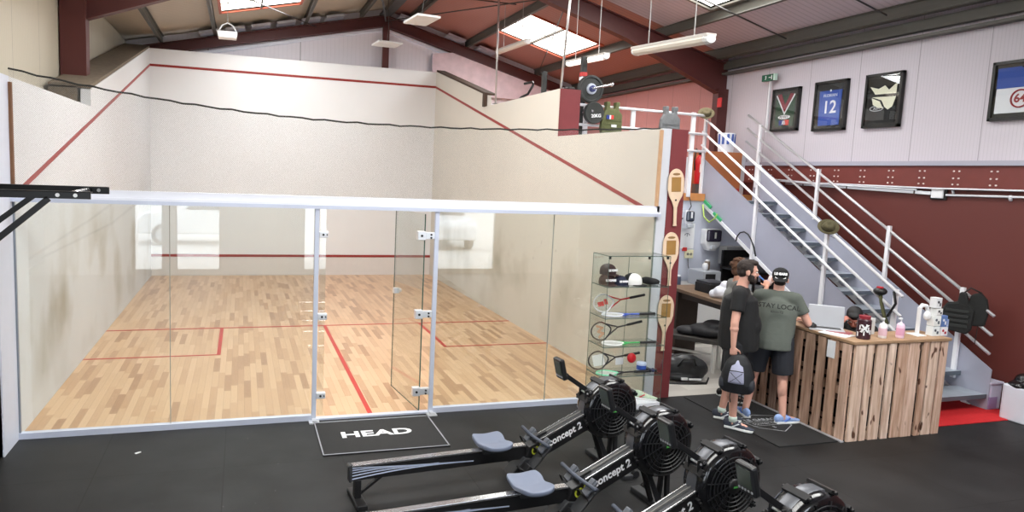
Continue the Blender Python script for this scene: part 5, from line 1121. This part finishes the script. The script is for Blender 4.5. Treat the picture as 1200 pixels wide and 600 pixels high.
# dark shelving under the stairs
sh = thing('shelving_unit', 'black shelving unit in the shade under the stairs', 'shelves', (9.6, 2.3, 0)); BX0, BX1, BY0, BY1 = 9.50, 10.25, 1.95, 2.75
for xx in (BX0, BX1-.03):
    for yy in (BY0, BY1-.03): obj('post', B().box(xx, xx+.03, yy, yy+.03, 0, 1.45), black_m, sh)
for zz in (.3, .75, 1.15): obj('shelf', B().box(BX0, BX1, BY0, BY1, zz, zz+.03), black_p, sh)
obj('rear_panel', B().box(BX0, BX1, BY1-.005, BY1, 0, 1.45), G('black panel', (16, 16, 17), .8), sh)
for k, (xx, zz, c, w) in enumerate([(9.55,.78,(200,204,210),.20), (9.80,.78,(40,40,44),.25), (10.0,1.18,(180,176,170),.2), (9.56,1.18,(90,92,98),.22), (9.6,.33,(60,58,56),.3)]):
    s_ = thing('storage_box', ['pale storage box on the middle shelf under the stairs','black storage box on the middle shelf under the stairs','light grey box at the right of the top shelf under the stairs','grey box at the left of the top shelf under the stairs','dark box on the lowest shelf under the stairs'][k], 'box', (xx, 2.1, zz), 0, 'boxes on the black shelves'); m = G('box %s' % (c,), c, .6)
    obj('bin', B().box(xx, xx+w, 2.02, 2.4, zz, zz+.17), m, s_, bevel=.01); obj('lid', B().box(xx-.008, xx+w+.008, 2.01, 2.41, zz+.17, zz+.19), m, s_, bevel=.005)
simple('coffee_machine', 'grey box with dark slots standing at the wall under the stairs', 'appliance', B().box(9.62, 10.05, 2.80, 2.98, 1.20, 1.50).box(9.62,10.05,2.78,2.80,1.42,1.5), G('grey appliance', (176, 176, 176), .5), bevel=.01)
# cables and light strips along the near stringer underside
simple('green_light_strip', 'green and white light strip under the upper edge of the stairs', 'light strip', B().beam((9.26,2.72,2.06),(9.26,2.52,1.95),.02,.045).beam((9.26,2.98,2.24),(9.26,2.80,2.14),.025,.05), G('green led', (60, 170, 110), .4))
simple('cable_loop', 'yellow green cable loop hanging under the stairs near the white post', 'cable', B().tube([(9.25,3.0,2.18),(9.25,2.95,1.98),(9.25,2.80,1.90),(9.25,2.66,1.98),(9.25,2.62,2.05)], .011, 8), G('lime cable', (178, 206, 92), .5), smooth=True)
simple('cable_loop', 'black cable loop with red tip on the stair edge below the green strip', 'cable', B().tube([(9.25,2.12+.0,1.66),(9.25,2.10,1.74),(9.25,2.04,1.80),(9.25,1.95,1.82),(9.25,1.86,1.79),(9.25,1.78,1.71),(9.25,1.71,1.60),(9.25,1.66,1.48)], .011, 8), black_p, smooth=True)
simple('blue_cable', 'blue cable looping down beside the foot of the white stair post', 'cable', B().tube([(9.25,1.72,1.42),(9.25,1.60,1.22),(9.25,1.42,1.14),(9.25,1.28,1.22),(9.25,1.20,1.30)], .012, 8), G('blue cable', (80, 120, 190), .5), smooth=True)
simple('black_cable', 'black cable hanging from the mezzanine beside the maroon wall end', 'cable', B().tube([(8.95,2.96,2.30),(8.99,2.95,2.15),(8.92,2.95,2.02),(8.80,2.96,1.90)], .009, 8), black_p, smooth=True)

# ---------------------------------------------------------------- on the counter
CT = 1.03
lp = thing('laptop', 'open silver laptop on the left arm of the counter', 'laptop', (7.95, -1.00, CT), math.radians(-55))
obj('base', B().box(-.17, .17, .0, .23, .0, .014), G('laptop silver', (200, 202, 208), .3, .5), lp, local=True, bevel=.004); o_ = B(); o_.M = RX(math.radians(12)); obj('lid', o_.box(-.175, .175, -.006, .0, .012, .24), G('laptop silver', (200, 202, 208), .3, .5), lp, local=True, bevel=.003)
obj('keyboard', B().box(-.14,.14,.04,.14,.014,.016), black_p, lp, local=True); lp.rotation_euler = (0,0,math.radians(140)); 
ms = simple('computer_mouse', 'small round black mouse beside the laptop', 'mouse', B().sph((7.76,-1.02,CT+.028),(.045,.035,.03)).sph((7.76,-1.02,CT+.05),(.018,.018,.016)), black_p, smooth=True)
mg = thing('magazine', 'open magazine lying on the counter near its corner', 'magazine', (7.83, -1.33, CT)); obj('page', B().cbox((7.80,-1.30,CT+.004), (.20,.28,.006), RZ(.3)), white_p, mg); obj('cover', B().cbox((7.90,-1.24,CT+.009), (.15,.22,.004), RZ(.5)), G('magazine red', (150, 66, 72), .4), mg)
tn = thing('supplement_tub', 'tall dark red and black energy tub on the counter corner', 'tub', (7.93, -1.50, CT))
obj('can', B().lathe([(0,0),(.062,0),(.066,.01),(.066,.19),(.05,.205),(0,.205)], T(7.93,-1.50,CT), 28, False), G('tub dark', (62, 36, 44), .25), tn, smooth=False)
obj('lid', B().lathe([(.052,.20),(.054,.235),(0,.235)], T(7.93,-1.50,CT), 24, False), G('tub lid red', (150, 50, 60), .3), tn)
mk = B()
for k in range(7): a = -2.35+(k-3)*.30; mk.cbox((7.93+.067*math.cos(a), -1.50+.067*math.sin(a), CT+.05+.014*((k*5)%7)), (.003,.012,.045), RZ(a))
mk.text('X', .10, (7.93+.0685*math.cos(-2.3), -1.50+.0685*math.sin(-2.3), CT+.11), (.75,-.66,0), (0,0,1), .003, bold=.004); obj('zigzag_print', mk, white_p, tn)
def pump(x, y, c, label):
    t = thing('pump_bottle', label, 'bottle', (x, y, CT), 0, 'pump bottles on the counter'); obj('bottle', B().lathe([(0,0),(.035,0),(.038,.01),(.038,.13),(.028,.15),(.012,.155),(.012,.165),(0,.165)], T(x,y,CT), 20, False), G('bottle %s' % (c,), c, .3), t, smooth=True)
    obj('pump_head', B().cyl((x,y,CT+.16),(x,y,CT+.20),.006).box(x-.035,x+.008,y-.008,y+.008,CT+.195,CT+.208), white_p, t); obj('label_band', B().lathe([(.0385,.03),(.0395,.035),(.0395,.10),(.0385,.105)], T(x,y,CT), 20, False), G('bottle label %s' % (c,), (c[0]-10, c[1]-40, c[2]-30), .5), t)
pump(8.17, -1.51, (236, 230, 232), 'white hand pump bottle nearer the laptop end of the counter'); pump(8.38, -1.53, (236, 206, 224), 'pinkish hand pump bottle nearer the card boxes')
tag(obj('tall_white_box', B().box(8.16,8.235,-1.36,-1.28,CT,CT+.17), G('grey white box', (206, 208, 206), .5), None, bevel=.005), 'upright grey white box standing behind the energy tub', 'box')
hs = thing('headset_stand', 'white headset stand beside the stacked card boxes', 'headset stand', (8.74, -1.45, CT)); obj('stem', B().box(8.70,8.72,-1.47,-1.43,CT,CT+.30), white_p, hs, bevel=.005); obj('base', B().box(8.64,8.76,-1.52,-1.38,CT,CT+.012), white_p, hs, bevel=.004)
obj('hook', B().tube([(8.71,-1.45,CT+.28),(8.74,-1.45,CT+.32),(8.80,-1.45,CT+.31),(8.83,-1.45,CT+.25)], .02, 8), white_p, hs, smooth=True); obj('ear_cup', B().sph((8.80,-1.47,CT+.21),(.045,.03,.05)), white_p, hs, smooth=True)
tw, hh = 0, 0
CB = [(8.84,-1.52,0,.10,.10,(228,234,236),(70,84,96)), (8.95,-1.52,0,.10,.09,(232,232,236),(176,40,60)), (8.84,-1.52,.105,.10,.11,(236,238,236),(90,100,110)), (8.95,-1.52,.095,.08,.12,(96,124,178),(232,232,236)), (8.87,-1.52,.22,.08,.07,(238,238,236),(60,62,66)), (8.85,-1.52,.295,.075,.11,(226,226,228),(60,62,66)), (9.03,-1.50,0,.05,.17,(150,168,210),(236,236,240))]
LB = ['white card box at the lower left of the stack on the counter','white card box with red spot at the lower right of the stack','plain white card box in the left middle of the stack','blue card box in the right middle of the stack','small white card box above the left middle one','topmost card box of the stack with black dots','slim blue card box at the right end of the stack']
for k, (x_, y_, z_, w_, h_, c1, c2) in enumerate(CB):
    t = thing('card_box', LB[k], 'box', (x_, y_, CT+z_), 0, 'card boxes stacked on the counter'); obj('box', B().box(x_, x_+w_, y_, y_+.08, CT+z_, CT+z_+h_), G('card %s' % (c1,), c1, .5), t, bevel=.003)
    obj('printed_spot', B().cyl((x_+w_*.35,y_,CT+z_+h_*.6),(x_+w_*.35,y_-.002,CT+z_+h_*.6),.014).box(x_+w_*.55,x_+w_*.8,y_-.002,y_,CT+z_+h_*.2,CT+z_+h_*.5), G('card %s' % (c2,), c2, .5), t)
# gear on the stair posts
hv = thing('plate_carrier', 'black weighted vest hung on the lowest stair post', 'vest', (10.18, -.83, 1.12), math.radians(-60))
vb = G('black webbing', (24, 25, 24), .8, bump=.5, bscale=25)
vm = obj('front_panel', B().prism([(-.20,-.22),(.06,-.26),(.10,-.20),(.12,.04),(.05,.12),(.02,.24),(-.05,.24),(-.06,.12),(-.16,.10),(-.22,.0)], 'y', -.05, .03), vb, hv, local=True, bevel=.02)
for k in range(4): obj('webbing', B().box(-.17,.06,-.06,-.05,-.18+.06*k,-.15+.06*k), G('webbing grey', (44, 46, 44), .8), vm, local=True)
obj('rear_panel', B().prism([(.02,-.16),(.22,-.14),(.25,.04),(.22,.18),(.15,.26),(.06,.22),(.02,.05)], 'y', -.02, .05), vb, hv, local=True, bevel=.02); obj('strap', B().tube([(-.02,-.02,.22),(.05,.0,.30),(.16,0,.25)], .022, 8, flat=.4), vb, hv, local=True, smooth=True); obj('hanging_strap', B().beam((.16,0,-.12),(.15,0,-.36),.03,.006), vb, hv, local=True)
hg = thing('climbing_gear', 'olive and black straps hung on the stair post above the counter', 'gear', (9.22, -.62, 1.22))
obj('helmet', B().sph((9.22,-.52,1.33),(.075,.075,.05)), G('black shell', (30,30,30), .4), hg, smooth=True); obj('strap', B().tube([(9.22,-.52,1.34),(9.22,-.55,1.20),(9.23,-.60,1.05),(9.22,-.66,.96)], .028, 8, flat=.5), G('olive strap', (84,84,54), .8), hg, smooth=True); obj('strap', B().tube([(9.22,-.70,1.36),(9.22,-.74,1.22),(9.21,-.66,1.05)], .022, 8, flat=.4), black_p, hg, smooth=True); obj('red_tag', B().box(9.18,9.22,-.56,-.50,1.37,1.39), G('tag red', (196,50,60), .5), hg)
# bins
bn_ = thing('pedal_bin', 'white waste bin with black liner at the right edge', 'bin', (10.37, -1.50, 0))
b = B().prism([(-.13,-.16),(.13,-.16),(.16,-.13),(.16,.13),(.13,.16),(-.13,.16),(-.16,.13),(-.16,-.13)], 'z', 0, .40); obj('body', b, G('bin white', (216, 218, 228), .4), bn_, local=True, bevel=.015)
obj('liner', B().sph((0,0,.40),(.17,.17,.06)).sph((.04,.02,.46),(.12,.12,.08)).sph((-.09,-.06,.43),(.06,.06,.05)), G('black film', (22,22,24), .25, bump=.8, bscale=14), bn_, local=True, remesh=.012, smooth=True); obj('pedal', B().box(-.05,.05,-.19,-.16,.02,.035), G('bin white', (216,218,228), .4), bn_, local=True)
tx = thing('storage_tub', 'translucent lilac plastic tub between stair foot and waste bin', 'tub', (10.46, -1.02, 0))
lil = G('lilac translucent plastic', (196, 196, 216), .3); 
obj('tub', B().prism([(-.12,-.13),(.07,-.13),(.07,.13),(-.12,.13)], 'z', 0, .33), lil, tx, local=True, bevel=.02); obj('rim', B().box(-.13,.08,-.14,.14,.31,.34), lil, tx, local=True, bevel=.008); obj('contents', B().box(-.128,.0,-.135,.12,.02,.16), G('purple contents', (150,130,170), .5), tx, local=True)
for p, lb in (((9.02,-2.65),'white scrap on the black floor right of the counter front'), ((1.05,-.55),'small white speck on the black floor before the court glass')):
    simple('paper_scrap', lb, 'scrap', B().cbox((p[0],p[1],.004),(.035,.02,.006),RZ(.6)).cbox((p[0]+.02,p[1]+.01,.006),(.02,.015,.005),RZ(.1)), white_p, group='scraps on the floor')
# ---------------------------------------------------------------- pull-up bar arms at the left
pa = thing('wall_bar_bracket', 'black steel wall bracket arms with holes and diagonal braces at the left edge', 'bracket', (-.4, -2.8, 2.3))
ya, yb_ = -2.95, -2.40
a0 = obj('arm', B().box(-.55, 1.17, ya-.004, ya+.004, 2.315, 2.352).box(-.55,1.17,ya-.004,ya+.05,2.348,2.352), black_m, pa); a1 = obj('arm', B().box(-.55, 1.165, yb_-.004, yb_+.004, 2.320, 2.362).box(-.55,1.165,yb_-.05,yb_+.004,2.358,2.362), black_m, pa)
for xx in (1.02, 1.10): obj('bolt_hole', B().cyl((xx,ya-.006,2.333),(xx,ya-.003,2.333),.010), white_p, a0)
obj('bolt_hole', B().cyl((1.11,yb_-.006,2.341),(1.11,yb_-.003,2.341),.010), white_p, a1)
obj('cross_bar', B().cyl((1.06,ya+.01,2.335),(1.06,yb_-.01,2.342),.014), silver, pa, smooth=True)
obj('brace', B().beam((.98,ya,2.315),(.30,ya,1.70),.008,.03), black_m, pa); obj('brace', B().beam((.80,yb_,2.32),(.12,yb_,1.76),.008,.03), black_m, pa)
obj('wall_plate', B().box(-.54, -.50, -3.1, -2.3, 1.2, 2.5), black_m, pa); obj('brace', B().beam((.31,ya,1.71),(-.52,ya,1.0+.25),.008,.03), black_m, pa); obj('brace', B().beam((.13,yb_,1.77),(-.52,yb_,1.3),.008,.03), black_m, pa)
# ---------------------------------------------------------------- parked cars outside the rear wall (seen only mirrored in the court glass)
def car(loc, rz, label):
    t = thing('car', label, 'car', loc, rz, 'white cars parked outside'); pw_ = G('car white', (236,238,240), .25, coat=.5); dk = G('car glass dark', (70,76,80), .1)
    obj('body', B().prism([(-2.1,.35),(-2.1,.95),(-1.95,1.05),(-1.75,1.55),(-1.5,1.68),(.3,1.66),(1.0,1.12),(1.95,1.0),(2.15,.8),(2.15,.35)], 'y', -.87, .87), pw_, t, local=True, bevel=.07)
    obj('side_glass', B().prism([(-1.5,1.12),(-1.4,1.56),(.2,1.56),(.75,1.12)], 'y', -.88, .88), dk, t, local=True); obj('rear_window', B().prism([(-2.0,1.08),(-1.80,1.52),(-1.78,1.52),(-1.96,1.06)], 'y', -.7, .7), dk, t, local=True); obj('windscreen', B().prism([(.36,1.60),(.98,1.14),(1.02,1.14),(.40,1.62)], 'y', -.75, .75), dk, t, local=True)
    obj('bumper', B().box(-2.2,-2.05,-.8,.8,.32,.62), G('grey bumper', (110,110,112), .6), t, local=True, bevel=.03)
    for s in (-1, 1):
        obj('tail_lamp', B().box(-2.12,-2.06,s*.70-.12,s*.70+.12,.80,1.02), G('tail red', (170,60,60), .3), t, local=True, bevel=.02)
        for xx in (-1.35, 1.4):
            w = obj('wheel', B().cyl((xx,s*.72,.33),(xx,s*.89,.33),.33,n=28), G('tyre', (60,60,62), .8), t, local=True, bevel=.03); obj('rim', B().cyl((xx,s*.885,.33),(xx,s*.90,.33),.21,n=10), G('alloy', (190,192,196), .3, .5), w, local=True)
car((8.6, -17.2, -.02), PI/2, 'white car seen from behind, mirrored in the right glass panel')
car((1.0, -17.0, -.02), PI, 'white car seen from its side, mirrored in the left glass panel')
